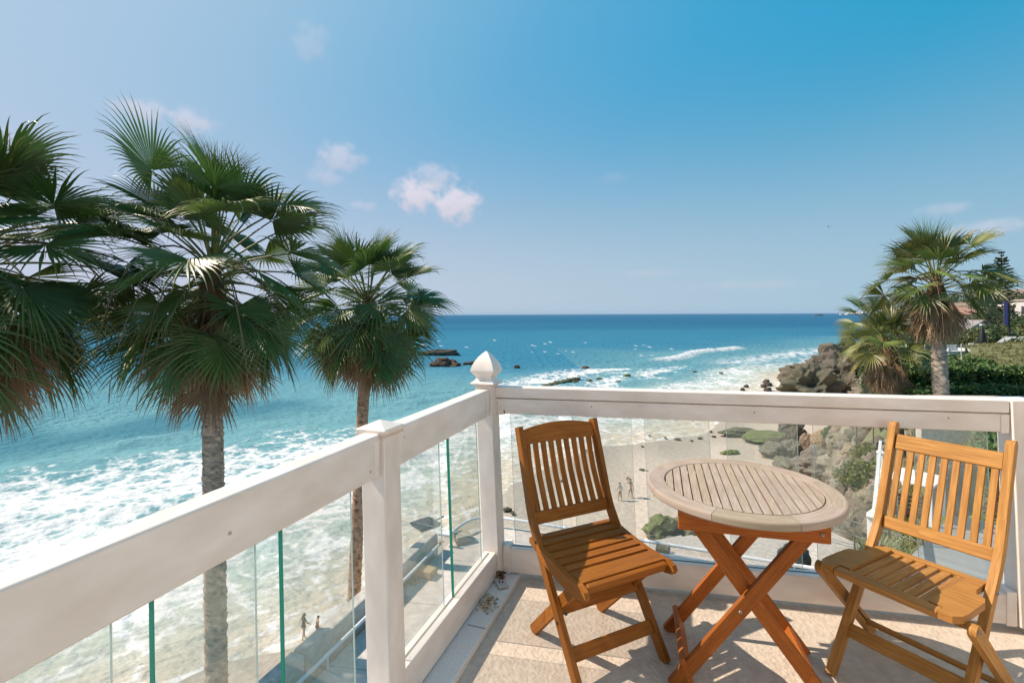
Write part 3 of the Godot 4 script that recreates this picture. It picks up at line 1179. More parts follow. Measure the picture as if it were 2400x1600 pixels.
func build_chair_with_arched_back() -> void:
	var c := thing("folding_chair", "brown slatted folding chair with an arched back and curved seat, left of the table", "chair", Vector3(0.28, 0, -2.151), 0.453)
	var W: Material = M.wood
	for s in [-1.0, 1.0]:
		var b := MB.new()
		grain(b)
		bent_bar(b, [[0.340, 0.0], [0.23, 0.15], [0.01, 0.452], [-0.025, 0.505], [-0.048, 0.56], [-0.155, 0.885]], s * (0.204 if s < 0 else 0.204), 0.022, 0.042)
		var st := part(c, "front_leg", b.mesh(), W)
		bolt(st, Vector3(s * 0.215, 0.195, 0.195), Vector3(s, 0, 0))
		bolt(st, Vector3(s * 0.215, 0.435, 0.02), Vector3(s, 0, 0))
		var l := MB.new()
		grain(l)
		l.beam(Vector3(s * 0.178, 0.0, -0.072), Vector3(s * 0.178, 0.375, 0.285), 0.022, 0.046, Vector3(0, -0.6, 0.6), 0.003)
		var rl := part(c, "rear_leg", l.mesh(), W)
		bolt(rl, Vector3(s * 0.190, 0.335, 0.247), Vector3(s, 0, 0))
	# arched top rail
	var t := MB.new()
	grain(t)
	var rows := []
	for i in 13:
		var u := i / 12.0 * 2.0 - 1.0
		var x := u * 0.193
		var arch := 0.022 * (1.0 - u * u)
		var bow := -0.014 * (1.0 - u * u)
		var lo := Vector3(x, 0.805, -0.134 + bow)
		var hi := Vector3(x, 0.866 + arch, -0.156 + bow)
		var f := Vector3(0, 0.009, 0.028).normalized() * 0.011
		rows.append(PackedVector3Array([lo + f, lo - f, hi - f, hi + f]))
	for k in 4:
		var strip := []
		for i in 13:
			strip.append(PackedVector3Array([rows[i][k], rows[i][(k + 1) % 4]]))
		t.sheet(strip, false, 0.035, 0.06, k >= 0)
	part(c, "top_rail", t.mesh(), W)
	var br := MB.new()
	grain(br)
	br.beam(Vector3(-0.193, 0.512, -0.031), Vector3(0.193, 0.512, -0.031), 0.020, 0.052, Vector3(0, 1, -0.33), 0.003)
	part(c, "lower_back_rail", br.mesh(), W)
	for i in 9:
		var x := lerpf(-0.168, 0.168, i / 8.0)
		var b := MB.new()
		grain(b)
		var arch := 0.014 * (1.0 - pow(x / 0.193, 2.0))
		bent_bar(b, [[-0.038, 0.528], [-0.072, 0.60], [-0.104, 0.67], [-0.126, 0.74], [-0.138 - arch * 0.8, 0.815 + arch * 0.3]], x, 0.0235, 0.011)
		part(c, "back_slat", b.mesh(), W)
	# seat: two cheeks with a dished top edge, slats across
	var top := [Vector2(-0.035, 0.436), Vector2(0.05, 0.432), Vector2(0.13, 0.421), Vector2(0.22, 0.413), Vector2(0.30, 0.415), Vector2(0.348, 0.418), Vector2(0.378, 0.408), Vector2(0.388, 0.392)]
	var bot := [Vector2(0.378, 0.375), Vector2(0.34, 0.364), Vector2(0.27, 0.358), Vector2(0.19, 0.361), Vector2(0.10, 0.376), Vector2(0.02, 0.400), Vector2(-0.035, 0.416)]
	var prof := PackedVector2Array()
	for p in top:
		prof.append(p)
	for p in bot:
		prof.append(p)
	for s in [-1.0, 1.0]:
		var b := MB.new()
		grain(b)
		b.slab(prof, Transform3D(Basis(Vector3(0, 0, 1), Vector3.UP, Vector3(-1, 0, 0)), Vector3(s * 0.208, 0, 0.004)), 0.021)
		part(c, "seat_side", b.mesh(), W)
	var qs := [[-0.012, 0.034], [0.036, 0.036], [0.083, 0.036], [0.130, 0.036], [0.177, 0.036], [0.224, 0.036], [0.300, 0.088]]
	for q in qs:
		var b := MB.new()
		grain(b)
		var y0 := seat_y(top, q[0] - 0.01)
		var y1 := seat_y(top, q[0] + 0.01)
		var up := Vector3(0, 0.02, y0 - y1).normalized()
		b.beam(Vector3(-0.197, seat_y(top, q[0]) - 0.003, q[0]), Vector3(0.197, seat_y(top, q[0]) - 0.003, q[0]), q[1], 0.015, up, 0.003)
		part(c, "seat_slat", b.mesh(), W)
	var nose := MB.new()
	grain(nose)
	nose.beam(Vector3(-0.19, 0.398, 0.352), Vector3(0.19, 0.398, 0.352), 0.022, 0.040, Vector3(0, 1, 0.45), 0.006)
	part(c, "seat_front_rail", nose.mesh(), W)
	var st1 := MB.new()
	grain(st1)
	st1.beam(Vector3(-0.193, 0.235, 0.175), Vector3(0.193, 0.235, 0.175), 0.018, 0.050, Vector3(0, 1, -0.7), 0.003)
	var sp := part(c, "stretcher", st1.mesh(), W)
	for y in [0.222, 0.247]:
		bolt(sp, Vector3(-0.178, y, 0.190 - (y - 0.235) * 0.6), Vector3(0, 0.5, 0.85))
	var st2 := MB.new()
	grain(st2)
	st2.beam(Vector3(-0.193, 0.108, 0.268), Vector3(0.193, 0.108, 0.268), 0.018, 0.050, Vector3(0, 1, -0.7), 0.003)
	part(c, "stretcher", st2.mesh(), W)


func seat_y(top: Array, q: float) -> float:
	for i in top.size() - 1:
		if q <= top[i + 1].x:
			return lerpf(top[i].y, top[i + 1].y, clampf((q - top[i].x) / (top[i + 1].x - top[i].x), 0, 1))
	return top[-1].y


func build_chair_with_straight_back() -> void:
	var c := thing("folding_chair", "honey coloured slatted folding chair with a straight back, right of the table", "chair", Vector3(1.652, 0, -1.902), -1.033)
	var W: Material = M.wood_light
	for s in [-1.0, 1.0]:
		var b := MB.new()
		grain(b, 0.13)
		bent_bar(b, [[0.383, 0.0], [0.24, 0.175], [0.045, 0.415], [-0.005, 0.475], [-0.04, 0.535], [-0.172, 0.893]], s * 0.187, 0.026, 0.042, true)
		var st := part(c, "front_leg", b.mesh(), W)
		bolt(st, Vector3(s * 0.2005, 0.405, 0.05), Vector3(s, 0, 0), false)
		var l := MB.new()
		grain(l, 0.08)
		# the rear legs rise outside the seat to its front, with rounded heads
		bent_bar(l, [[-0.055, 0.0], [0.16, 0.20], [0.372, 0.398]], s * 0.228, 0.022, 0.044, true)
		var rl := part(c, "rear_leg", l.mesh(), W)
		bolt(rl, Vector3(s * 0.2395, 0.398, 0.372), Vector3(s, 0, 0), false)
		var slot := MB.new()
		slot.col = Color(0.02, 0.015, 0.01)
		slot.beam(Vector3(-s * 0.0 + s * 0.2165, 0.075, 0.02), Vector3(s * 0.2165, 0.145, 0.095), 0.002, 0.007, Vector3(0, 0.7, -0.7), 0.0004)
		part(rl, "slot", slot.mesh(), M.dark)
	var tr := MB.new()
	grain(tr, 0.08)
	tr.beam(Vector3(-0.172, 0.832, -0.150), Vector3(0.172, 0.832, -0.150), 0.021, 0.066, Vector3(0, 1, -0.36), 0.004)
	part(c, "top_rail", tr.mesh(), W)
	var br := MB.new()
	grain(br, 0.08)
	br.beam(Vector3(-0.172, 0.508, -0.030), Vector3(0.172, 0.508, -0.030), 0.021, 0.050, Vector3(0, 1, -0.36), 0.004)
	part(c, "lower_back_rail", br.mesh(), W)
	for i in 9:
		var x := lerpf(-0.151, 0.151, i / 8.0)
		var b := MB.new()
		grain(b, 0.20)
		b.beam(Vector3(x, 0.525, -0.038), Vector3(x, 0.805, -0.141), 0.0225, 0.012, Vector3(0, 0.36, 1), 0.002)
		part(c, "back_slat", b.mesh(), W)
	# seat: rails front and back, ears at the sides, slats from front to back
	var yb := 0.408
	var yf := 0.428
	var fr := MB.new()
	grain(fr, 0.08)
	fr.beam(Vector3(-0.155, yf - 0.003, 0.405), Vector3(0.155, yf - 0.003, 0.405), 0.046, 0.026, Vector3.UP, 0.005)
	part(c, "seat_front_rail", fr.mesh(), W)
	var bk := MB.new()
	grain(bk, 0.08)
	bk.beam(Vector3(-0.17, yb - 0.001, 0.018), Vector3(0.17, yb - 0.001, 0.018), 0.030, 0.024, Vector3.UP, 0.004)
	part(c, "seat_back_rail", bk.mesh(), W)
	for s in [-1.0, 1.0]:
		var ear := PackedVector2Array([Vector2(0.118, 0.036), Vector2(0.168, 0.036), Vector2(0.168, 0.13), Vector2(0.178, 0.17), Vector2(0.205, 0.185), Vector2(0.2125, 0.215), Vector2(0.2125, 0.36), Vector2(0.208, 0.40), Vector2(0.192, 0.426), Vector2(0.156, 0.430), Vector2(0.156, 0.380), Vector2(0.118, 0.380)])
		for i in ear.size():
			ear[i].x *= s
		var b := MB.new()
		grain(b, 0.13)
		b.slab(ear, Transform3D(Basis(Vector3.RIGHT, Vector3(0, (yf - yb) / 0.39, 1), Vector3.UP), Vector3(0, yb + 0.001, 0.0)), 0.024)
		part(c, "seat_side", b.mesh(), W)
	for i in 6:
		var x := lerpf(-0.098, 0.098, i / 5.0)
		var b := MB.new()
		grain(b, 0.20)
		b.beam(Vector3(x, yb - 0.002, 0.034), Vector3(x, yf - 0.004, 0.382), 0.029, 0.014, Vector3.UP, 0.002)
		part(c, "seat_slat", b.mesh(), W)
	for e in [[0.300, 0.150, 0.026, 0.030], [0.140, 0.262, 0.020, 0.052]]:
		var b := MB.new()
		grain(b, 0.13)
		b.beam(Vector3(-0.175, e[0], e[1]), Vector3(0.175, e[0], e[1]), e[2], e[3], Vector3(0, 1, -0.8), 0.003)
		part(c, "stretcher", b.mesh(), W)
	var rod := MB.new()
	grain(rod, 0.08)
	rod.tube(PackedVector3Array([Vector3(-0.218, 0.068, 0.012), Vector3(0.218, 0.068, 0.012)]), PackedFloat32Array([0.012, 0.012]), 10)
	part(c, "stretcher", rod.mesh(), W)


func build_table() -> void:
	var t := thing("folding_table", "round slatted wooden folding table with a weathered grey top on crossed red-brown legs", "table", Vector3(0.902, 0, -1.91), -0.249)
	var turn := -0.249
	# rim: eight curved pieces butted end to end
	var R := 0.354
	var Ri := 0.286
	for k in 8:
		var b := MB.new()
		grain(b, 0.10)
		if k == 2 or k == 6:
			b.col = b.col * 1.32
		var a0 := TAU * k / 8 + 0.449
		var a1 := TAU * (k + 1) / 8 + 0.449 - 0.0035
		var prof := [Vector2(Ri, 0.690), Vector2(Ri, 0.717), Vector2(Ri + 0.003, 0.720), Vector2(R - 0.007, 0.720), Vector2(R - 0.002, 0.718), Vector2(R, 0.713), Vector2(R, 0.697), Vector2(R - 0.003, 0.692), Vector2(R - 0.008, 0.690), Vector2(Ri, 0.690)]
		for j in prof.size() - 1:
			var rows := []
			for i in 9:
				var a := lerpf(a0, a1, i / 8.0)
				var d := Vector3(cos(a), 0, sin(a))
				rows.append(PackedVector3Array([d * prof[j].x + Vector3(0, prof[j].y, 0), d * prof[j + 1].x + Vector3(0, prof[j + 1].y, 0)]))
			b.sheet(rows, false, 0.034, 0.06)
			for i in range(b.v.size() - 18, b.v.size()):
				b.n[i] = b.n[i]
		for a in [a0, a1]:
			var d := Vector3(cos(a), 0, sin(a))
			var nn := Vector3(-sin(a), 0, cos(a)) * (-1.0 if a == a0 else 1.0)
			var q := b.vert(d * Ri + Vector3(0, 0.69, 0), nn)
			b.vert(d * R + Vector3(0, 0.69, 0), nn)
			b.vert(d * R + Vector3(0, 0.7185, 0), nn)
			b.vert(d * Ri + Vector3(0, 0.7185, 0), nn)
			b.quad(q, q + 1, q + 2, q + 3)
		part(t, "rim_piece", b.mesh(), M.wood_grey)
	# slats
	var n := 18
	var pitch := 2.0 * (Ri - 0.003) / n
	for i in n:
		var x := -Ri + 0.003 + pitch * (i + 0.5)
		var w := pitch - 0.0052
		var poly := PackedVector2Array()
		var rr := Ri - 0.004
		for j in 7:
			var xx := x - w / 2 + w * j / 6.0
			poly.append(Vector2(xx, sqrt(maxf(rr * rr - xx * xx, 0.0))))
		for j in 7:
			var xx := x + w / 2 - w * j / 6.0
			poly.append(Vector2(xx, -sqrt(maxf(rr * rr - xx * xx, 0.0))))
		var clean := PackedVector2Array()
		for p in poly:
			if clean.is_empty() or clean[-1].distance_to(p) > 0.0008:
				clean.append(p)
		if clean[0].distance_to(clean[-1]) < 0.0008:
			clean.remove_at(clean.size() - 1)
		var b := MB.new()
		grain(b, 0.09)
		b.slab(clean, Transform3D(Basis(Vector3(0, 0, 1), Vector3(1, 0, 0), Vector3(0, -1, 0)), Vector3(0, 0.7125, 0)), 0.0135)
		# turn the outline so that the slats run front to back across the table
		for k in b.uv.size():
			b.uv[k] = Vector2(b.uv[k].y, b.uv[k].x)
		var sl := part(t, "slat", b.mesh(), M.wood_grey)
		sl.rotation.y = 1.525
	# battens under the slats, seen as dark bridges in the gaps
	for z in [-0.115, 0.125]:
		var b := MB.new()
		grain(b)
		var len := sqrt(Ri * Ri - z * z) - 0.01
		b.beam(Vector3(-len, 0.697, z), Vector3(len, 0.697, z), 0.030, 0.0165, Vector3.UP, 0.002)
		var ba := part(t, "batten", b.mesh(), M.wood_red)
		ba.rotation.y = -0.046
	for z in [-0.187, 0.187]:
		var b := MB.new()
		grain(b)
		b.beam(Vector3(-0.25, 0.646, z), Vector3(0.25, 0.646, z), 0.024, 0.086, Vector3.UP, 0.003)
		var ap := part(t, "apron", b.mesh(), M.wood_red)
		if z > 0:
			bolt(ap, Vector3(0.222, 0.635, z + 0.012), Vector3(0, 0, 1), false)
	# crossed legs: the outer frame leans left, the inner one leans right
	for z in [-1.0, 1.0]:
		var b := MB.new()
		grain(b)
		b.beam(Vector3(-0.268, 0.0, z * 0.162), Vector3(0.205, 0.640, z * 0.162), 0.023, 0.050, Vector3(-0.64, 0.47, 0), 0.003)
		var l1 := part(t, "leg", b.mesh(), M.wood_red)
		bolt(l1, Vector3(-0.035, 0.315, z * 0.162 + z * 0.0115), Vector3(0, 0, z), false)
		var b2 := MB.new()
		grain(b2)
		b2.beam(Vector3(0.268, 0.0, z * 0.136), Vector3(-0.205, 0.640, z * 0.136), 0.023, 0.050, Vector3(0.64, 0.47, 0), 0.003)
		part(t, "leg", b2.mesh(), M.wood_red)
	var s1 := MB.new()
	grain(s1)
	s1.beam(Vector3(-0.222, 0.066, -0.175), Vector3(-0.222, 0.066, 0.175), 0.022, 0.095, Vector3(-0.35, 1, 0), 0.004)
	part(t, "stretcher", s1.mesh(), M.wood_red)
	var s2 := MB.new()
	grain(s2)
	s2.col = s2.col * 1.5
	s2.beam(Vector3(0.205, 0.095, -0.15), Vector3(0.205, 0.095, 0.15), 0.024, 0.036, Vector3(0.5, 1, 0), 0.004)
	part(t, "stretcher", s2.mesh(), M.wood_red)


# one fan frond: a bent stalk and a pleated blade whose split tips hang. Everything is in the palm's own axes.
func frond_mesh(origin: Vector3, az: float, el: float, stalk: float, blade: float, span: float, age: float, leaf_col: Color, tip_col: Color, segs: int, roll := 0.0, thick := 1.0) -> ArrayMesh:
	var b := MB.new()
	var d := Vector3(cos(az) * cos(el), sin(el), sin(az) * cos(el))
	var p := origin
	var path := PackedVector3Array([p])
	var rad := PackedFloat32Array([0.026 * thick])
	var sag := 0.018 + 0.05 * age
	for i in 7:
		p += d * stalk / 7.0
		d = (d + Vector3.DOWN * sag * (0.4 + cos(el))).normalized()
		path.append(p)
		rad.append(lerpf(0.024, 0.0115, (i + 1) / 7.0) * thick)
	b.col = Color(0.20, 0.14, 0.05).lerp(leaf_col * 1.5, 0.45) if age < 0.9 else Color(0.26, 0.15, 0.07)
	b.tube(path, rad, 5, false)
	# the blade tips over from its stalk, the more the older it is
	var m := (d + Vector3.DOWN * (0.12 + 0.55 * age * rng.randf()) * (0.3 + cos(el)) + Vector3(rng.randfn(0, 0.14), rng.randfn(0, 0.10), rng.randfn(0, 0.14))).normalized()
	var l := m.cross(Vector3.UP)
	if l.length() < 0.2:
		l = Vector3(-sin(az), 0, cos(az))
	l = l.normalized().rotated(m, roll)
	var n := l.cross(m).normalized()
	var hast := p
	var K := 8
	var da := span / segs
	var fuse := rng.randf_range(0.46, 0.58)
	var fold := rng.randf_range(0.10, 0.34) + age * 0.2
	for i in segs:
		if rng.randf() < 0.05 + 0.07 * age:
			continue
		var ph := lerpf(-span, span, (i + 0.5) / segs)
		var len := blade * (0.66 + 0.34 * cos(ph * 0.62)) * rng.randf_range(0.84, 1.10)
		var dd := (m * cos(ph) + l * sin(ph) + n * fold * absf(sin(ph)) - n * 0.10).normalized()
		var q := hast + dd * 0.02
		var tone := rng.randf_range(0.82, 1.18)
		var c0 := Color(leaf_col.r * tone, leaf_col.g * tone, leaf_col.b * tone)
		var c1 := tip_col.lerp(c0, rng.randf_range(0.1, 0.7))
		var limp := rng.randf_range(0.6, 1.6) * (0.24 + 0.16 * age)
		if rng.randf() < 0.08:
			limp *= 3.0   # a broken segment
		var twist := rng.randf_range(-0.5, 0.5)
		var base := b.v.size()
		for k in K:
			var s := k / float(K - 1)
			if k > 0:
				q += dd * len / (K - 1)
				var g := 0.012 + limp * smoothstep(fuse - 0.1, 0.95, s)
				dd = (dd + Vector3.DOWN * g + l * twist * 0.05 * s).normalized()
			var nl := (n - dd * n.dot(dd))
			nl = nl.normalized() if nl.length() > 0.05 else l.cross(dd).normalized()
			var e := dd.cross(nl)
			var w := s * len * sin(da) * 1.04 + 0.002
			if s > fuse:
				w = lerpf(fuse * len * sin(da), 0.0012, pow((s - fuse) / (1.0 - fuse), 0.75))
			var ridge := nl * w * 0.75
			var nL := (e * w + ridge).cross(dd).normalized()
			var nR := (e * w - ridge).cross(dd).normalized()
			var cc := c0.lerp(c1, smoothstep(0.6, 1.0, s))
			b.v.append_array(PackedVector3Array([q - e * w, q + ridge, q + ridge, q + e * w]))
			b.n.append_array(PackedVector3Array([nL, nL, nR, nR]))
			b.c.append_array(PackedColorArray([cc, cc, cc, cc]))
			b.uv.append_array(PackedVector2Array([Vector2.ZERO, Vector2.ZERO, Vector2.ZERO, Vector2.ZERO]))
			if k > 0:
				var f := base + (k - 1) * 4
				b.ix.append_array(PackedInt32Array([f, f + 4, f + 5, f, f + 5, f + 1, f + 2, f + 6, f + 7, f + 2, f + 7, f + 3]))
	return b.mesh()


func trunk_mesh(path: Array, r0: float, r1: float, tone: Color, seed_: int, rough := 1.0) -> ArrayMesh:
	var b := MB.new()
	var tn := noise(seed_, 2.2, FastNoiseLite.TYPE_SIMPLEX_SMOOTH, 3)
	var rows := []
	var cols := []
	var total := 0.0
	for i in path.size() - 1:
		total += path[i].distance_to(path[i + 1])
	var N := int(total / 0.045)
	var sides := 18
	for i in N + 1:
		var t := float(i) / N
		var f := t * (path.size() - 1)
		var k := mini(int(f), path.size() - 2)
		var c: Vector3 = path[k].lerp(path[k + 1], f - k)
		var h := t * total
		var row := PackedVector3Array()
		var cr := PackedColorArray()
		for j in sides:
			var a := TAU * j / sides
			# old leaf scars: rings that wander round the trunk
			var ph := h * 6.0 + tn.get_noise_2d(h * 0.7, sin(a) * 0.4) * 1.6 + sin(a * 1.0 + h) * 0.10
			var saw := ph - floorf(ph)
			var nz := tn.get_noise_3d(cos(a) * 0.6, h * 2.6, sin(a) * 0.6)
			var fray := tn.get_noise_3d(cos(a) * 2.5, h * 5.0, sin(a) * 2.5)
			var r := lerpf(r0, r1, t) * (1.0 + rough * (0.17 * saw * saw - 0.04 + 0.06 * nz + 0.06 * fray * saw))
			row.append(c + Vector3(cos(a) * r, fray * 0.012 * rough, sin(a) * r))
			var v := 0.72 + 0.5 * nz + 0.40 * (1.0 - saw) - (0.52 if saw < 0.2 else 0.0) + fray * 0.4
			cr.append(Color(tone.r * v, tone.g * v * (0.98 - 0.04 * nz), tone.b * v * (0.96 - 0.10 * nz)))
		rows.append(row)
		cols.append(cr)
	b.sheet(rows, true, 0.045, 0.05, true, cols)
	for i in b.n.size():
		pass
	return b.mesh()


func palm(called: String, label: String, at: Vector3, spec: Dictionary, group: String) -> Node3D:
	rng.seed = spec.seed
	var o := thing(called, label, "palm tree", at, 0.0, group)
	var foot: Array = spec.trunk
	part(o, "trunk", trunk_mesh(foot, spec.r0, spec.r1, spec.bark, spec.seed, spec.get("rough", 1.0)), M.bark)
	# the bud where the stalks spring from, wrapped in brown fibre
	var core := MB.new()
	var topp: Vector3 = foot[-1]
	var rows := []
	var cols := []
	var kn := noise(spec.seed + 5, 3.0)
	for i in 16:
		var t := i / 15.0
		var row := PackedVector3Array()
		var cr := PackedColorArray()
		for j in 16:
			var a := TAU * j / 16
			var w := kn.get_noise_3d(cos(a) * 2.0, t * 4.0, sin(a) * 2.0)
			var rr: float = spec.r1 * (1.15 + 0.35 * sin(t * PI)) * (1.0 - 0.55 * t * t) * (1.0 + 0.3 * w)
			row.append(topp.lerp(Vector3.ZERO, t) + Vector3(cos(a) * rr, 0, sin(a) * rr))
			var v := 0.6 + 0.8 * (w + 0.5)
			cr.append(Color(0.17 * v, 0.095 * v, 0.042 * v))
		rows.append(row)
		cols.append(cr)
	core.sheet(rows, true, 0.05, 0.05, true, cols)
	part(o, "leaf_bases", core.mesh(), M.bark)
	var live: int = spec.live
	var ga := 2.39996
	var green: Color = spec.green
	for i in live:
		var t := i / float(live - 1)
		var az: float = i * ga + spec.get("turn", 0.0) + rng.randf_range(-0.2, 0.2)
		var el := deg_to_rad(lerpf(84.0, spec.get("low", -38.0), pow(t, 0.82)) + rng.randf_range(-8, 8))
		var org := Vector3(cos(az), 0, sin(az)) * 0.07 + Vector3(0, lerpf(0.05, topp.y * 0.55, t), 0)
		var young := smoothstep(0.16, 0.0, t)
		var tone := rng.randf_range(0.75, 1.3)
		var sere := rng.randf_range(0.9, 1.45)
		var c := Color(green.r * tone * sere, green.g * tone, green.b * tone).lerp(Color(0.17, 0.19, 0.04), clampf((t - 0.72) * 1.6, 0, 1) * rng.randf() * spec.get("yellow", 0.5))
		var tip := Color(0.24, 0.19, 0.08).lerp(Color(0.28, 0.16, 0.07), t)
		var st: float = spec.stalk * lerpf(0.75, 1.05, smoothstep(0.0, 0.25, t)) * rng.randf_range(0.62, 1.12)
		var bl: float = spec.blade * rng.randf_range(0.9, 1.1) * lerpf(0.95, 1.0, t)
		part(o, "frond", frond_mesh(org, az, el, st, bl, lerpf(2.1, 0.45, young), t * 0.85, c, tip, spec.segs, rng.randf_range(-0.6, 0.6)), M.leaf)
	for e in spec.get("extra", []):   # fronds that the picture shows plainly: where the blade springs from, its reach and colour
		var h: Vector3 = e[0]
		var d := h.normalized()
		part(o, "frond", frond_mesh(Vector3(0, 0.02, 0), atan2(d.z, d.x), asin(clampf(d.y + 0.05, -1.0, 1.0)), h.length(), e[1], e[2], e[3], green * e[5], Color(0.20, 0.15, 0.06), spec.segs + 4, e[4]), M.leaf)
	for i in spec.dead:
		var t: float = i / float(spec.dead)
		var az: float = i * ga + 0.7 + rng.randf_range(-0.3, 0.3)
		var el := deg_to_rad(rng.randf_range(-78, -52) if rng.randf() < spec.get("tuck", 0.6) else rng.randf_range(-50, -25))
		var org: Vector3 = Vector3(cos(az), 0, sin(az)) * spec.r1 * 0.8 + Vector3(0, lerpf(topp.y * 0.35, topp.y * 0.9, t), 0)
		var v := rng.randf_range(0.65, 1.25)
		var c := Color(0.34 * v, 0.22 * v, 0.12 * v)
		part(o, "dead_frond", frond_mesh(org, az, el, spec.stalk * spec.get("drop", 0.62) * rng.randf_range(0.7, 1.1), spec.blade * rng.randf_range(0.75, 1.05), rng.randf_range(0.5, 1.1), 1.0, c, c * 1.1, int(spec.segs * 0.6), rng.randf_range(-0.6, 0.6)), M.leaf)
	for i in spec.get("strands", 0):   # old flower stalks hanging among the leaves
		var az := rng.randf() * TAU
		var b := MB.new()
		b.col = Color(0.30, 0.19, 0.115) * rng.randf_range(0.7, 1.2)
		var p := Vector3(0, topp.y * 0.2, 0)
		var d := Vector3(cos(az), rng.randf_range(0.1, 0.9), sin(az)).normalized()
		var path := PackedVector3Array([p])
		var rd := PackedFloat32Array([0.011])
		for k in 14:
			p += d * spec.stalk * 0.19
			d = (d + Vector3.DOWN * 0.24 + Vector3(rng.randf_range(-0.08, 0.08), 0, rng.randf_range(-0.08, 0.08))).normalized()
			path.append(p)
			rd.append(lerpf(0.012, 0.005, k / 14.0) * rng.randf_range(0.7, 1.5))
		b.tube(path, rd, 4, false)
		part(o, "flower_stalk", b.mesh(), M.bark)
	return o


func build_palms() -> void:
	var near := "palms that rise beyond the left rail"
	var grey := Color(0.78, 0.61, 0.48)
	palm("palm_tree", "tall fan palm with a broad crown and grey ringed trunk, nearest the left rail", Vector3(-5.28, 2.50, -8.5), {"seed": 21, "trunk": [Vector3(0.35, -17.0, 0.1), Vector3(0.15, -12.0, 0.0), Vector3(0.04, -7.57, 0), Vector3(0.0, -4.2, 0), Vector3(-0.02, -1.62, 0)], "r0": 0.19, "r1": 0.155, "bark": grey, "live": 56, "dead": 44, "stalk": 1.22, "blade": 1.02, "segs": 40, "green": Color(0.066, 0.135, 0.03), "low": -44.0, "tuck": 0.75, "strands": 7, "yellow": 0.35,
		"extra": [[Vector3(-0.72, 1.25, 0.55), 1.12, 2.0, 0.25, 0.5, 1.35], [Vector3(0.25, 1.25, 0.20), 1.05, 0.8, 0.1, 0.2, 1.35], [Vector3(0.50, 0.95, 0.75), 0.95, 2.0, 0.3, -0.3, 1.2], [Vector3(1.35, 0.85, 0.10), 0.95, 1.9, 0.35, 0.3, 0.8]]}, near)
	palm("palm_tree", "smaller fan palm with a reddish trunk, standing between the tall palm and the corner post", Vector3(-3.44, 1.85, -11.5), {"seed": 33, "trunk": [Vector3(-0.55, -16.2, 0), Vector3(-0.46, -10.0, 0), Vector3(-0.36, -7.1, 0), Vector3(-0.16, -3.2, 0), Vector3(-0.05, -1.15, 0)], "r0": 0.17, "r1": 0.125, "bark": Color(0.78, 0.52, 0.36), "rough": 0.7, "live": 52, "dead": 32, "stalk": 1.14, "blade": 1.0, "segs": 36, "green": Color(0.072, 0.145, 0.032), "low": -42.0, "tuck": 0.6, "strands": 4, "yellow": 0.4}, near)
	palm("palm_tree", "fan palm cut off by the left edge of the view, its fronds hanging low", Vector3(-8.05, 2.55, -7.2), {"seed": 47, "trunk": [Vector3(-0.3, -17.0, 0), Vector3(-0.1, -8.0, 0), Vector3(0, -1.5, 0)], "r0": 0.19, "r1": 0.155, "bark": grey, "live": 54, "dead": 40, "stalk": 1.25, "blade": 1.1, "segs": 40, "green": Color(0.060, 0.125, 0.028), "low": -48.0, "tuck": 0.7, "strands": 8, "yellow": 0.35,
		"extra": [[Vector3(0.75, 0.95, 0.25), 1.1, 2.0, 0.3, 0.2, 0.9], [Vector3(1.25, -0.55, 0.35), 1.25, 1.7, 0.6, -0.2, 1.0], [Vector3(0.85, 0.25, 0.7), 1.1, 1.9, 0.4, 0.1, 0.9], [Vector3(1.55, 0.45, -0.6), 1.05, 1.9, 0.5, 0.1, 0.6], [Vector3(1.65, 0.0, -0.9), 1.05, 1.9, 0.6, 0.1, 0.6], [Vector3(1.3, 0.8, -1.2), 1.05, 1.9, 0.5, 0.3, 0.6]]}, near)
	var far := "palms in the garden on the right"
	var lit := Color(0.125, 0.18, 0.045)
	palm("palm_tree", "tall fan palm with a thick dry brown skirt, in the garden on the right", Vector3(14.95, 2.75, -17), {"seed": 58, "trunk": [Vector3(0.25, -5.6, 0), Vector3(0.12, -3.2, 0), Vector3(0.05, -1.3, 0)], "r0": 0.24, "r1": 0.20, "bark": Color(0.68, 0.58, 0.49), "rough": 1.6, "live": 38, "dead": 60, "stalk": 1.25, "blade": 1.05, "segs": 34, "green": lit, "low": 4.0, "tuck": 0.97, "drop": 0.42, "strands": 8, "yellow": 0.9}, far)
	palm("palm_tree", "low fan palm with a full straw-coloured skirt, left of and below the tall garden palm", Vector3(14.25, 0.35, -18.3), {"seed": 64, "trunk": [Vector3(0.35, -4.4, 0), Vector3(0.28, -2.6, 0), Vector3(0.16, -1.2, 0)], "r0": 0.25, "r1": 0.19, "bark": Color(0.68, 0.60, 0.52), "rough": 1.2, "live": 26, "dead": 70, "stalk": 0.85, "blade": 0.82, "segs": 30, "green": Color(0.14, 0.18, 0.045), "low": 2.0, "tuck": 0.98, "drop": 0.45, "strands": 3, "yellow": 1.0}, far)
	palm("palm_tree", "slender fan palm half hidden behind the low skirted palm in the garden", Vector3(18.0, 0.85, -24), {"seed": 71, "trunk": [Vector3(0.4, -4.8, 0), Vector3(0.3, -3.0, 0), Vector3(0.1, -1.2, 0)], "r0": 0.19, "r1": 0.16, "bark": Color(0.68, 0.60, 0.52), "rough": 1.2, "live": 26, "dead": 16, "stalk": 1.05, "blade": 0.95, "segs": 28, "green": Color(0.11, 0.165, 0.045), "low": -45.0, "tuck": 0.8, "yellow": 0.8}, far)


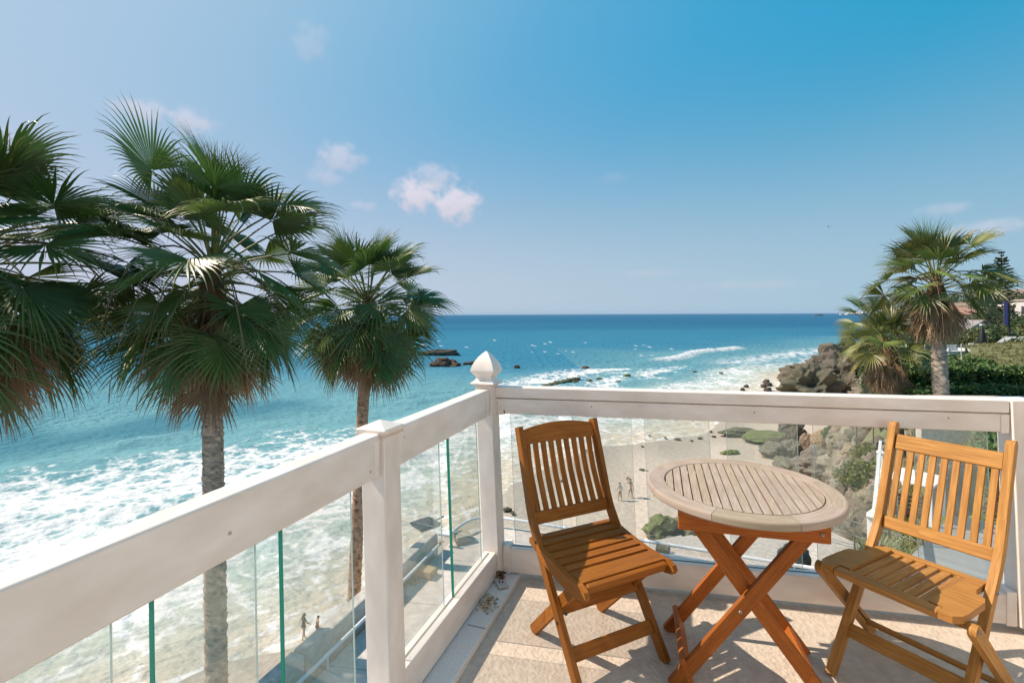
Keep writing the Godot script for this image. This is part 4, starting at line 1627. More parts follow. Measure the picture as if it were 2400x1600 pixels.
func build_lower_terrace() -> void:
	# the walk below the balcony, above the beach: floor, parapet, white pipe rails
	var f := MB.new()
	var poly := PackedVector2Array([Vector2(-5.2, -1.5), Vector2(-3.0, -8.2), Vector2(-1.62, -12.2), Vector2(-1.2, -13.0), Vector2(-0.55, -13.25), Vector2(0.6, -12.95), Vector2(6.6, -10.75), Vector2(6.2, -1.5)])
	f.slab(poly, Transform3D(Basis(Vector3.RIGHT, Vector3(0, 0, 1), Vector3.DOWN), Vector3(0, -5.4, 0)), 2.0)
	var floor_ := structure("terrace_floor", f.mesh(), M.terrace)
	var jb := MB.new()
	jb.col = Color(0.34, 0.32, 0.30)
	for z in [-6.2, -8.0, -9.8, -11.5]:
		jb.beam(Vector3(-3.6 + (-(z) - 7.0) * 0.36, -4.3985, z), Vector3(4.5, -4.3985, z + 1.1), 0.014, 0.003, Vector3.UP, 0.0005)
	part(floor_, "joints", jb.mesh(), M.white).set_meta("kind", "stuff")
	var sw := MB.new()   # the sea wall that carries it
	var w := PackedVector3Array([Vector3(-5.6, 0, -1.4), Vector3(-3.35, 0, -8.3), Vector3(-1.95, 0, -12.35), Vector3(-1.35, 0, -13.35), Vector3(-0.5, 0, -13.6), Vector3(0.7, 0, -13.25), Vector3(6.8, 0, -11.0)])
	for i in w.size() - 1:
		var a := w[i]
		var b := w[i + 1]
		sw.beam(a + Vector3(0, -9.9, 0), b + Vector3(0, -9.9, 0), 0.5, 9.4, Vector3.UP, 0.02)
	one("sea_wall", sw.mesh(), M.concrete, "tall concrete sea wall holding the terrace above the beach", "sea wall")
	var pw := thing("parapet", "thick low concrete parapet along the seaward edge of the terrace below", "wall")
	for e in [[Vector3(-5.55, -4.32, -1.5), Vector3(-3.43, -4.32, -7.7)], [Vector3(-3.43, -4.32, -7.7), Vector3(-1.98, -4.32, -11.95)]]:
		var b := MB.new()
		b.beam(e[0], e[1], 0.30, 0.72, Vector3.UP, 0.05)
		part(pw, "wall_panel", b.mesh(), M.concrete)
	# pipe rails
	var p1 := thing("pipe_rail", "white painted pipe rail along the parapet, rusty at its far joint", "railing", Vector3.ZERO, 0.0, "white pipe rails of the terrace below")
	var b := MB.new()
	b.tube(PackedVector3Array([Vector3(-4.4, -4.15, -4.0), Vector3(-3.25, -4.15, -7.28), Vector3(-2.2, -4.15, -10.35), Vector3(-1.72, -4.15, -11.85)]), PackedFloat32Array([0.031, 0.031, 0.031, 0.031]), 10)
	part(p1, "pipe", b.mesh(), M.pipe)
	var j := MB.new()
	j.col = Color(0.36, 0.15, 0.05)
	j.tube(PackedVector3Array([Vector3(-1.80, -4.15, -11.62), Vector3(-1.76, -4.15, -11.74)]), PackedFloat32Array([0.042, 0.042]), 10)
	part(p1, "joint", j.mesh(), M.rust)
	var cw := MB.new()
	cw.tube(PackedVector3Array([Vector3(-1.86, -4.10, -12.12), Vector3(-1.55, -4.10, -12.02)]), PackedFloat32Array([0.05, 0.05]), 10)
	part(p1, "cross_pipe", cw.mesh(), M.pipe)
	for e in [[-4.0, -5.1], [-3.05, -7.9], [-2.45, -9.6], [-1.85, -11.45]]:
		var lg := MB.new()
		lg.tube(PackedVector3Array([Vector3(e[0], -4.41, e[1]), Vector3(e[0], -4.15, e[1])]), PackedFloat32Array([0.018, 0.018]), 8)
		part(p1, "stand", lg.mesh(), M.pipe)
	var p2 := thing("pipe_rail", "white painted pipe rail that bends round the terrace corner and runs right", "railing", Vector3.ZERO, 0.0, "white pipe rails of the terrace below")
	var path := PackedVector3Array()
	var rad := PackedFloat32Array()
	for k in 9:
		var t := k / 8.0
		path.append(Vector3(-1.62, -4.15, -12.1).bezier_interpolate(Vector3(-1.35, -4.12, -12.85), Vector3(-1.0, -4.1, -13.35), Vector3(-0.18, -4.12, -13.05), t))
	path.append(Vector3(6.6, -4.15, -10.46))
	for k in path.size():
		rad.append(0.040)
	var b2 := MB.new()
	b2.tube(path, rad, 10)
	part(p2, "pipe", b2.mesh(), M.pipe)
	var b3 := MB.new()
	b3.tube(PackedVector3Array([Vector3(1.6, -4.24, -12.02), Vector3(6.6, -4.25, -10.14)]), PackedFloat32Array([0.028, 0.028]), 8)
	part(p2, "lower_pipe", b3.mesh(), M.pipe)
	for t in [0.03, 0.22, 0.40, 0.58, 0.76, 0.94]:
		var q := Vector3(-0.18, -4.15, -13.05).lerp(Vector3(6.6, -4.15, -10.46), t)
		var lg := MB.new()
		lg.tube(PackedVector3Array([q + Vector3(0, -0.26, 0), q]), PackedFloat32Array([0.02, 0.02]), 8)
		part(p2, "stand", lg.mesh(), M.pipe)
	var tan := Color(0.50, 0.385, 0.235)
	var k1 := MB.new()
	k1.col = tan
	k1.box(Transform3D(Basis(Vector3.UP, -0.42), Vector3.ZERO), Vector3(0.20, 0.085, 0.15), 0.02)
	one("stone_block", k1.mesh(), M.rock_near, "tan sandstone block lying against the pipe rail beside a heap of crumbs", "block", Vector3(-1.93, -4.315, -10.72))
	var k2 := MB.new()
	k2.col = tan
	k2.box(Transform3D(Basis(Vector3.UP, -0.36), Vector3.ZERO), Vector3(0.15, 0.13, 0.12), 0.02)
	one("stone_block", k2.mesh(), M.rock_near, "tan stone block on the terrace under the right-hand pipe rail, seen past the chair seat", "block", Vector3(3.55, -4.27, -11.45))
	var k3 := MB.new()
	k3.col = Color(0.58, 0.52, 0.42)
	k3.box(Transform3D(Basis(Vector3.UP, 0.5), Vector3(0, 0, 0)), Vector3(0.22, 0.10, 0.20), 0.03)
	one("stone_block", k3.mesh(), M.rock_near, "pale crumbling stone block inside the bend of the pipe rail", "block", Vector3(-1.30, -4.30, -12.35))
	var cr := MB.new()
	rng.seed = 88
	for i in 60:
		cr.col = Color(0.52, 0.42, 0.27) * rng.randf_range(0.6, 1.25)
		var u := rng.randfn(0, 0.10)
		var v := rng.randfn(0, 0.07)
		cr.box(Transform3D(Basis.from_euler(Vector3(rng.randf() * 3, rng.randf() * 3, rng.randf() * 3)), Vector3(u, 0.015 + 0.05 * maxf(0.0, 1.0 - (absf(u) + absf(v)) * 7.0) * rng.randf(), v)), Vector3(0.016, 0.010, 0.013) * rng.randf_range(0.5, 1.6), 0.003)
	var ce := one("crumbled_stone", cr.mesh(), M.rock_near, "heap of crumbled tan stone on the terrace beside the white pipe", "rubble", Vector3(-2.18, -4.40, -10.45))
	ce.set_meta("kind", "stuff")
	# a flat floodlight on an arm over the beach
	var lamp := thing("floodlight", "dark square floodlight on an arm reaching out from the parapet corner", "lamp", Vector3(-2.32, -4.12, -12.75), 0.72)
	var lb := MB.new()
	lb.col = Color(0.05, 0.052, 0.055)
	lb.box(Transform3D(), Vector3(0.30, 0.025, 0.30), 0.012)
	part(lamp, "housing", lb.mesh(), M.white)
	var lg2 := MB.new()
	lg2.col = Color(0.42, 0.44, 0.44)
	lg2.box(Transform3D(Basis(), Vector3(0, -0.05, 0.0)), Vector3(0.285, 0.024, 0.285), 0.012)
	part(lamp, "lens", lg2.mesh(), M.white)
	var la := MB.new()
	la.col = Color(0.06, 0.06, 0.062)
	la.beam(Vector3(0.28, 0, 0.02), Vector3(0.62, 0.0, -0.06), 0.035, 0.03, Vector3.UP, 0.006)
	part(lamp, "arm", la.mesh(), M.white)
	# concrete steps and landing down to the sand, with thin handrails
	var stp := thing("beach_steps", "pale concrete landing and steps going down to the beach, seen between the table legs", "steps")
	for k in 9:
		var sb := MB.new()
		sb.col = Color(0.95, 0.95, 0.95)
		sb.box(Transform3D(Basis(Vector3.UP, 0.35), Vector3(9.2 - 0.30 * k, -7.6 - 0.30 * k, -17.2 - 0.62 * k)), Vector3(1.5, 0.8, 0.45), 0.02)
		part(stp, "step", sb.mesh(), M.concrete)
	var lnd := MB.new()
	lnd.box(Transform3D(Basis(Vector3.UP, 0.35), Vector3(9.6, -7.3, -15.6)), Vector3(2.2, 0.9, 1.4), 0.03)
	part(stp, "landing", lnd.mesh(), M.concrete)
	var hr := thing("handrail", "thin grey metal handrail on the beach steps", "railing")
	var pts := [Vector3(8.0, -5.45, -17.0), Vector3(9.5, -5.45, -17.35), Vector3(11.2, -5.45, -15.8), Vector3(12.2, -5.3, -13.6)]
	for i in 3:
		for h in [0.0, -0.45]:
			var rb := MB.new()
			rb.col = Color(0.16, 0.16, 0.16)
			rb.tube(PackedVector3Array([pts[i] + Vector3(0, h, 0), pts[i + 1] + Vector3(0, h, 0)]), PackedFloat32Array([0.022, 0.022]), 6)
			part(hr, "bar", rb.mesh(), M.white)
	for p in pts:
		var rb := MB.new()
		rb.col = Color(0.16, 0.16, 0.16)
		rb.tube(PackedVector3Array([p, p + Vector3(0, -1.0, 0)]), PackedFloat32Array([0.022, 0.022]), 6)
		part(hr, "upright", rb.mesh(), M.white)
	var bag := MB.new()
	bag.col = Color(0.018, 0.02, 0.022)
	blob(bag, Vector3.ZERO, Vector3(0.34, 0.30, 0.30), 5, 0.22, 1.6)
	one("black_bag", bag.mesh(), M.plastic, "black plastic rubbish bag beside the terrace pipe rail, right of the table leg", "bag", Vector3(6.35, -4.15, -10.9))


# a lump: a sphere pushed in and out by noise
func blob(b: MB, at: Vector3, size: Vector3, seed_: int, rough: float, freq := 1.2, rings := 14, sides := 20, tint = null) -> void:
	var nz := noise(seed_, freq, FastNoiseLite.TYPE_SIMPLEX_SMOOTH, 4)
	nz.fractal_gain = 0.55
	var cell := noise(seed_ + 1, freq * 1.3, FastNoiseLite.TYPE_CELLULAR, 1)
	cell.cellular_return_type = FastNoiseLite.RETURN_DISTANCE
	var rid := noise(seed_ + 2, freq * 2.2, FastNoiseLite.TYPE_SIMPLEX_SMOOTH, 4)
	rid.fractal_type = FastNoiseLite.FRACTAL_RIDGED
	var rows := []
	var cols := []
	for i in rings + 1:
		var th := PI * i / rings
		var row := PackedVector3Array()
		var cr := PackedColorArray()
		for j in sides:
			var ph := TAU * j / sides
			var d := Vector3(sin(th) * cos(ph), cos(th), sin(th) * sin(ph))
			var k := nz.get_noise_3dv(d)
			var c := cell.get_noise_3dv(d * Vector3(1.0, 1.5, 1.0))
			var r := 1.0 + rough * (k * 1.1 + (c + 0.5) * 0.9)
			# ledges: split along its bedding
			var bed := (d.y + d.x * 0.25) * 3.2 + k
			r += rough * 0.16 * (bed - floorf(bed) - 0.5) + rough * 0.30 * rid.get_noise_3dv(d)
			# broad flat faces, as split rock has
			var q := d * r
			row.append(at + q * size)
			var v := 1.0 + k * 0.7
			cr.append(tint.call(d, k, v) if tint != null else b.col * v)
		rows.append(row)
		cols.append(cr)
	b.sheet(rows, true, 0.1, 0.1, true, cols)
	b.col = Color.WHITE


func build_neighbour_deck() -> void:
	# the neighbours' boarded deck, one storey lower on the right
	var d := thing("neighbour_deck", "blue-grey boarded deck of the house next door, below the right-hand chair", "deck")
	var ax := Vector3(0.60, 0, 0.80)
	var px := Vector3(0.80, 0, -0.60)
	for i in 26:
		var b := MB.new()
		b.col = Color(0.36, 0.385, 0.41) * rng.randf_range(0.9, 1.1)
		var o := Vector3(5.55, -2.515, -7.1) + px * (0.145 * i)
		b.beam(o, o + ax * 3.4, 0.14, 0.03, Vector3.UP, 0.003)
		part(d, "board", b.mesh(), M.white)
	var jo := MB.new()
	jo.col = Color(0.30, 0.31, 0.32)
	jo.box(Transform3D(Basis(ax, Vector3.UP, px), Vector3(5.5, -2.70, -7.1) + px * 1.85 + ax * 1.7), Vector3(1.7, 0.14, 1.9), 0.01)
	part(d, "joists", jo.mesh(), M.white)
	var legs := MB.new()
	legs.col = Color(0.55, 0.53, 0.5)
	legs.beam(Vector3(5.7, -9.0, -7.1), Vector3(5.7, -2.8, -7.1), 0.2, 0.2, Vector3(0, 0, 1), 0.01)
	part(d, "support_post", legs.mesh(), M.white)
	var r := thing("neighbour_railing", "white post and rail fence with pointed post caps on the neighbours' lower deck", "railing")
	var ends := [Vector3(5.36, 0, -7.16), Vector3(8.86, 0, -11.6)]
	for e in ends:
		var b := MB.new()
		b.beam(e + Vector3(0, -3.2, 0), e + Vector3(0, -1.62 - (0.35 if e.z < -10.0 else 0.0), 0), 0.13, 0.13, Vector3(0.61, 0, 0.79), 0.006)
		var po := part(r, "post", b.mesh(), M.white)
		var c := MB.new()
		square_lathe(c, e + Vector3(0, -1.64 - (0.35 if e.z < -10.0 else 0.0), 0), Vector3(0.61, 0, -0.79), [[0.0, 0.0], [0.085, 0.0], [0.085, 0.03], [0.065, 0.05], [0.003, 0.15], [0.0, 0.15]])
		part(po, "cap", c.mesh(), M.white)
	for i in 1:
		for h in [[-1.72, 0.06, 0.09], [-2.42, 0.05, 0.08]]:
			var b := MB.new()
			b.beam(ends[i] + Vector3(0, h[0], 0), ends[i + 1] + Vector3(0, h[0], 0), h[1], h[2], Vector3.UP, 0.004)
			part(r, "rail", b.mesh(), M.white)
	# a white table, two dark slatted chairs, a covered grill, two leaning white boards
	var t := thing("patio_table", "white square patio table on the neighbours' deck", "table", Vector3(7.75, -2.5, -9.25), 0.62)
	var tb := MB.new()
	tb.box(Transform3D(Basis(), Vector3(0, 0.735, 0)), Vector3(0.45, 0.02, 0.36), 0.006)
	part(t, "tabletop", tb.mesh(), M.white)
	for sx in [-1, 1]:
		for sz in [-1, 1]:
			var lb := MB.new()
			lb.beam(Vector3(sx * 0.40, 0, sz * 0.31), Vector3(sx * 0.40, 0.715, sz * 0.31), 0.05, 0.05, Vector3(1, 0, 0), 0.004)
			part(t, "leg", lb.mesh(), M.white)
	var c0: Node3D
	for e in [[Vector3(6.95, -2.5, -8.55), 2.5, "dark brown slatted deck chair left of the neighbours' white table"], [Vector3(8.35, -2.5, -8.35), -1.2, "dark brown slatted deck chair right of the neighbours' white table"]]:
		if c0 == null:
			c0 = thing("deck_chair", e[2], "chair", e[0], e[1], "dark chairs on the neighbours' deck")
			var dk := Color(0.075, 0.038, 0.026)
			for s in [-1.0, 1.0]:
				for z in [[0.0, 0.44], [-0.42, 0.86]]:
					var lb := MB.new()
					lb.col = dk
					lb.beam(Vector3(s * 0.22, 0, z[0]), Vector3(s * 0.22, z[1], z[0] - (0.08 if z[1] > 0.5 else 0.0)), 0.035, 0.035, Vector3(0, 0, 1), 0.004)
					part(c0, "leg", lb.mesh(), M.white)
			for k in 6:
				var sb := MB.new()
				sb.col = dk
				sb.beam(Vector3(-0.23, 0.43, -0.05 - 0.068 * k), Vector3(0.23, 0.43, -0.05 - 0.068 * k), 0.05, 0.018, Vector3.UP, 0.003)
				part(c0, "seat_slat", sb.mesh(), M.white)
			for k in 5:
				var sb := MB.new()
				sb.col = dk
				sb.beam(Vector3(-0.20, 0.50 + 0.075 * k, -0.46 - 0.012 * k), Vector3(0.20, 0.50 + 0.075 * k, -0.46 - 0.012 * k), 0.02, 0.045, Vector3.UP, 0.003)
				part(c0, "back_slat", sb.mesh(), M.white)
		else:
			copy(c0, e[2], e[0], e[1])
	var g := thing("covered_grill", "dark grey covered barbecue grill standing against the neighbours' glass", "grill", Vector3(8.75, -2.5, -9.55), 0.5)
	var gb := MB.new()
	gb.col = Color(0.045, 0.048, 0.052)
	var rows := []
	for e in [[0.30, 0.0], [0.29, 0.35], [0.31, 0.72], [0.30, 0.85], [0.24, 0.98], [0.12, 1.06], [0.01, 1.08]]:
		var row := PackedVector3Array()
		for k in 20:
			var a := TAU * k / 20
			var sq := pow(maxf(absf(cos(a)), absf(sin(a))), -0.6)
			row.append(Vector3(cos(a) * e[0] * sq * 1.3, e[1], sin(a) * e[0] * sq * (1.0 + 0.04 * sin(a * 9.0))))
		rows.append(row)
	gb.sheet(rows, true, 0.2, 0.05, true)
	part(g, "cover", gb.mesh(), M.plastic)
	var gs := MB.new()
	gs.col = Color(0.30, 0.32, 0.34)
	gs.box(Transform3D(Basis(), Vector3(0.55, 0.80, 0)), Vector3(0.16, 0.012, 0.2), 0.004)
	part(g, "side_shelf", gs.mesh(), M.white)
	# dark lattice with climbing flowers beyond the deck
	var la := thing("lattice_fence", "black lattice fence with white and orange flowers by the right-hand post", "fence", Vector3(11.6, -1.75, -11.3), 0.9)
	for k in 9:
		var b := MB.new()
		b.col = Color(0.02, 0.02, 0.02)
		b.beam(Vector3(-1.2 + 0.3 * k, -0.9, 0), Vector3(-1.2 + 0.3 * k, 0.75, 0), 0.03, 0.03, Vector3(0, 0, 1), 0.003)
		part(la, "upright", b.mesh(), M.white)
	for k in 6:
		var b := MB.new()
		b.col = Color(0.02, 0.02, 0.02)
		b.beam(Vector3(-1.25, -0.8 + 0.3 * k, 0.03), Vector3(1.25, -0.8 + 0.3 * k, 0.03), 0.025, 0.03, Vector3.UP, 0.003)
		part(la, "crossbar", b.mesh(), M.white)
	var vine := thing("flowering_vine", "climbing vine with white and orange blossoms on the black lattice", "vine", Vector3(11.62, -1.9, -11.45), 0.9)
	var leaves := MB.new()
	rng.seed = 91
	for i in 420:
		leaf_quad(leaves, Vector3(rng.randf_range(-1.3, 1.3), rng.randf_range(-0.9, 0.75), rng.randf_range(-0.5, -0.12)), rng.randf_range(0.05, 0.10), Color(0.04, 0.09, 0.02) * rng.randf_range(0.6, 1.5))
	part(vine, "foliage", leaves.mesh(), M.bush).set_meta("kind", "stuff")
	var fl := MB.new()
	for i in 46:
		var c := Color(0.78, 0.72, 0.74) if i % 7 else Color(0.75, 0.20, 0.02)
		var p := Vector3(rng.randf_range(-1.2, 1.2), rng.randf_range(-0.7, 0.7), 0.05)
		for k in 4:
			leaf_quad(fl, p + Vector3(rng.randfn(0, 0.02), rng.randfn(0, 0.02), 0), 0.05, c)
	part(vine, "blossoms", fl.mesh(), M.bush).set_meta("kind", "stuff")


func leaf_quad(b: MB, p: Vector3, s: float, c: Color, up_bias := 0.35) -> void:
	var n := Vector3(rng.randfn(0, 1), rng.randfn(0, 1) + up_bias * 2.0, rng.randfn(0, 1)).normalized()
	var x := n.cross(Vector3(rng.randfn(0, 1), rng.randfn(0, 1), rng.randfn(0, 1))).normalized()
	var y := n.cross(x)
	b.col = c
	var i := b.vert(p - x * s, n)
	b.vert(p + y * s * 0.45 - n * s * 0.1, n)
	b.vert(p + x * s, n)
	b.vert(p - y * s * 0.45 - n * s * 0.1, n)
	b.quad(i, i + 1, i + 2, i + 3)


# a clump of leaves to be scattered many times
func clump(count: int, spread: float, size: float, cols: Array, seed_: int, up := 0.35) -> ArrayMesh:
	rng.seed = seed_
	var b := MB.new()
	for i in count:
		var p := Vector3(rng.randfn(0, 1), rng.randfn(0, 1), rng.randfn(0, 1)).normalized() * spread * pow(rng.randf(), 0.4)
		leaf_quad(b, p, size * rng.randf_range(0.6, 1.3), (cols[rng.randi() % cols.size()] as Color) * rng.randf_range(0.75, 1.3), up)
	return b.mesh()


func tuft(count: int, height: float, width: float, cols: Array, seed_: int, lean := 0.6) -> ArrayMesh:
	rng.seed = seed_
	var b := MB.new()
	for i in count:
		var a := rng.randf() * TAU
		var d := Vector3(cos(a) * lean * rng.randf(), 1, sin(a) * lean * rng.randf()).normalized()
		var p := Vector3(rng.randfn(0, 0.12), 0, rng.randfn(0, 0.12)) * height
		var side := d.cross(Vector3(-sin(a + 1.0), 0, cos(a + 1.0))).normalized()
		b.col = (cols[rng.randi() % cols.size()] as Color) * rng.randf_range(0.75, 1.3)
		var h := height * rng.randf_range(0.6, 1.2)
		var last := -1
		for k in 4:
			var w := width * (1.0 - k / 3.0) + 0.001
			var n := d.cross(side)
			var q := b.vert(p - side * w, n)
			b.vert(p + side * w, n)
			if last >= 0:
				b.quad(last, last + 1, q + 1, q)
			last = q
			p += d * h / 3.0
			d = (d + Vector3(cos(a), -0.25, sin(a)) * 0.28).normalized()
	return b.mesh()


func scatter(parent: Node, called: String, mesh: Mesh, material: Material, places: Array, tone := 0.25) -> MultiMeshInstance3D:
	var mm := MultiMesh.new()
	mm.transform_format = MultiMesh.TRANSFORM_3D
	mm.use_colors = true
	mm.mesh = mesh
	mm.instance_count = places.size()
	for i in places.size():
		mm.set_instance_transform(i, places[i])
		var k := rng.randf_range(1.0 - tone, 1.0 + tone)
		mm.set_instance_color(i, Color(k * rng.randf_range(0.9, 1.1), k, k * rng.randf_range(0.85, 1.1)))
	var o := MultiMeshInstance3D.new()
	o.name = called
	o.multimesh = mm
	o.material_override = material
	parent.add_child(o, true)
	o.set_meta("kind", "stuff")
	return o


func turned(at: Vector3, s: float, tilt := 0.25) -> Transform3D:
	return Transform3D(Basis.from_euler(Vector3(rng.randfn(0, tilt), rng.randf() * TAU, rng.randfn(0, tilt))).scaled(Vector3.ONE * s), at)


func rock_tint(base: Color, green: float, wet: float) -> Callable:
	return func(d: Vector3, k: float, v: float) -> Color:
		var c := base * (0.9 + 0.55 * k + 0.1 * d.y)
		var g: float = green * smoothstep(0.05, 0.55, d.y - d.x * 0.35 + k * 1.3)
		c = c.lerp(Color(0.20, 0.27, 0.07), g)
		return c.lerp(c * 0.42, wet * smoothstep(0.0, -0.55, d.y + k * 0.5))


func boulder(label: String, at: Vector3, size: Vector3, turn: float, seed_: int, base: Color, green := 0.0, wet := 0.5, group := "", rough := 0.34) -> Node3D:
	var b := MB.new()
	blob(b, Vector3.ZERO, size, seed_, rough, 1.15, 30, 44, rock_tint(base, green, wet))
	# broken faces, not rounded ones
	var fb := MB.new()
	for k in range(0, b.ix.size(), 3):
		var i0 := b.ix[k]
		var i1 := b.ix[k + 1]
		var i2 := b.ix[k + 2]
		var g := (b.v[i2] - b.v[i0]).cross(b.v[i1] - b.v[i0])
		if g.length_squared() < 1e-14:
			continue
		g = g.normalized()
		for q in [i0, i1, i2]:
			fb.v.append(b.v[q])
			fb.n.append(g.lerp(b.n[q], 0.45).normalized())
			fb.c.append(b.c[q])
			fb.uv.append(Vector2.ZERO)
			fb.ix.append(fb.v.size() - 1)
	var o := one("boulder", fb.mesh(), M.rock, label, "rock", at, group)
	o.rotation.y = turn
	return o


func build_rocks() -> void:
	var grey := Color(0.25, 0.235, 0.205)
	var brown := Color(0.215, 0.165, 0.12)
	var dark := Color(0.115, 0.092, 0.072)
	# boulders on the sand behind the table
	boulder("rounded boulder with bright green algae on its left side, nearest the walking couple", Vector3(10.4, -13.7, -33.4), Vector3(1.15, 1.0, 1.1), 0.4, 301, grey, 0.75, 0.5)
	boulder("broad grey boulder low in front of the algae-covered one", Vector3(10.2, -14.0, -30.6), Vector3(1.55, 0.85, 1.2), 1.2, 302, grey, 0.2, 0.4)
	boulder("grey boulder behind the left table leg", Vector3(12.6, -13.9, -30.6), Vector3(1.5, 0.95, 1.1), 2.2, 303, grey, 0.35, 0.4)
	boulder("grey-green boulder half hidden under the tabletop's left edge", Vector3(12.5, -13.8, -33.8), Vector3(1.35, 0.95, 1.1), 0.1, 304, grey * 0.95, 0.5, 0.4)
	boulder("small grey boulder right of the pair under the table", Vector3(14.4, -14.1, -29.5), Vector3(1.0, 0.6, 0.9), 1.7, 305, grey, 0.25, 0.4)
	boulder("long flat-topped slab of rock with mossy green top on the sand", Vector3(31.0, -13.75, -58.6), Vector3(2.7, 0.78, 1.7), -0.25, 306, grey, 0.85, 0.7, "", 0.2)
	boulder("low dark rock ledge behind the mossy slab", Vector3(29.4, -14.0, -62.5), Vector3(2.3, 0.5, 1.0), 0.1, 307, grey * 0.8, 0.35, 0.5)
	boulder("sloping grey boulder above the table's right side", Vector3(28.6, -13.7, -52.6), Vector3(1.7, 0.95, 1.4), 0.7, 308, grey * 0.85, 0.1, 0.3)
	boulder("rounded grey boulder right of the sloping one", Vector3(30.4, -13.5, -52.8), Vector3(1.1, 0.95, 1.2), 2.7, 309, grey * 0.9, 0.05, 0.3)
	boulder("broad low rock shelf at the cliff foot behind the tabletop", Vector3(27.8, -14.0, -48.5), Vector3(2.2, 0.65, 1.3), 1.4, 310, grey * 0.9, 0.2, 0.3)
	boulder("small mossy rock alone on the open sand", Vector3(24.4, -14.25, -54.0), Vector3(1.05, 0.32, 0.6), 0.3, 311, grey * 0.8, 1.0, 0.4)
	boulder("tilted brown slab of rock at the cliff foot", Vector3(32.6, -13.3, -53.4), Vector3(0.65, 1.35, 0.75), 0.6, 312, Color(0.36, 0.27, 0.2), 0.0, 0.2, "", 0.22)
	boulder("dark jagged rock stacked beside the tilted brown slab", Vector3(33.4, -13.2, -56.6), Vector3(1.0, 1.3, 1.0), 1.6, 313, dark * 1.2, 0.0, 0.2)
	boulder("pale jagged rock above the tilted brown slab", Vector3(34.6, -12.7, -60.0), Vector3(1.3, 1.3, 1.2), 2.6, 314, grey, 0.0, 0.2)
	boulder("dark rock below the tilted brown slab", Vector3(31.2, -13.8, -49.6), Vector3(0.8, 0.8, 0.7), 0.9, 315, brown, 0.0, 0.2)
	boulder("crumbling grey rock at the foot of the green slope", Vector3(28.8, -13.0, -45.4), Vector3(1.9, 1.5, 1.6), 1.9, 316, grey, 0.0, 0.2)
	boulder("ochre-streaked rock on the cliff face", Vector3(31.2, -11.9, -47.6), Vector3(1.5, 1.6, 1.5), 0.2, 317, Color(0.40, 0.29, 0.17), 0.0, 0.1)
	# bits on the wet sand
	rng.seed = 320
	var spots := [[-0.45, 38.9, 0.42], [0.0, 38.2, 0.3], [13.0, 48.4, 0.5], [13.4, 48.1, 0.3], [19.5, 61.5, 0.5], [20.8, 60.7, 0.8], [22.3, 60.0, 0.55], [23.8, 61.2, 0.7], [17.8, 62.6, 0.4], [26.6, 64.6, 0.5], [15.5, 57.5, 0.35], [25.9, 62.0, 0.6], [12.4, 38.0, 0.3], [8.5, 56, 0.4], [3.5, 43.5, 0.3], [4.6, 45.5, 0.35], [5.8, 44.4, 0.25], [11.3, 45.0, 0.25]]
	var pr := MB.new()
	blob(pr, Vector3.ZERO, Vector3(1, 0.42, 0.6), 321, 0.45, 1.5, 10, 14, rock_tint(dark * 0.9, 0.25, 0.4))
	var first: Node3D
	for i in spots.size():
		var p := Vector3(spots[i][0], -14.42 if spots[i][1] > 55 else -14.33, -spots[i][1])
		var lab := "small dark weedy rock lying on the wet sand"
		if i == 0:
			lab = "dark drift of weed on the sand just right of the corner post"
		if i == 2:
			lab = "dark twisted driftwood on the sand above the walking couple"
		var o: Node3D
		if first == null:
			first = one("beach_rock", pr.mesh(), M.rock, lab, "rock", p)
			o = first
		else:
			o = copy(first, lab, p, rng.randf() * TAU, "small dark rocks on the wet sand")
			if i == 2:
				o.remove_meta("group")
		o.scale = Vector3(1.0, 0.8, 1.0) * spots[i][2] * (0.55 if i > 3 else 0.9)
	# rocks standing in the sea
	boulder("long dark reef rock in the sea beyond the middle palm, farthest out", Vector3(-28.5, SEA + 0.3, -190), Vector3(7.5, 2.0, 3.0), 0.1, 331, dark, 0.0, 0.3, "", 0.3)
	boulder("craggy red-brown reef rock between the middle palm and the finial", Vector3(-21.0, SEA + 0.2, -150), Vector3(4.6, 2.0, 2.4), -0.2, 332, Color(0.17, 0.105, 0.075), 0.0, 0.3, "", 0.5)
	boulder("low brown reef rock just left of the finial's tip", Vector3(-11.6, SEA + 0.1, -155.6), Vector3(2.8, 0.95, 1.6), 0.3, 333, Color(0.16, 0.115, 0.08), 0.0, 0.3)
	boulder("small dark rock awash left of the low brown one", Vector3(-14.7, SEA + 0.05, -155.0), Vector3(1.2, 0.6, 0.9), 0.6, 334, dark, 0.0, 0.3)
	boulder("pointed dark rock in the surf just right of the finial", Vector3(1.4, SEA + 0.15, -142), Vector3(0.9, 0.9, 0.7), 0.3, 335, dark, 0.0, 0.3)
	boulder("reddish rock awash in the white surf", Vector3(21.5, SEA + 0.1, -141), Vector3(1.1, 0.6, 0.8), 0.3, 336, Color(0.20, 0.10, 0.07), 0.0, 0.3)
	boulder("mossy rock standing in the surf, right of the long reef", Vector3(28.6, SEA + 0.15, -120), Vector3(1.2, 0.75, 0.9), 0.8, 337, Color(0.19, 0.17, 0.10), 0.6, 0.3)
	var reef := [[7.4, 105.5, 1.6], [9.0, 108.0, 1.3], [10.6, 110.5, 1.5], [12.3, 113.0, 1.3], [13.9, 115.4, 1.5], [15.4, 117.2, 1.3], [18.2, 113.6, 1.2], [14.8, 112.6, 1.0], [24.6, 112.0, 1.0], [21.2, 117.5, 0.9], [55, 127, 1.0], [60.5, 136, 1.1], [49.6, 131, 0.8]]
	var rb := MB.new()
	blob(rb, Vector3.ZERO, Vector3(1.0, 0.34, 0.55), 338, 0.5, 1.5, 12, 18, rock_tint(Color(0.13, 0.12, 0.075), 0.35, 0.3))
	first = null
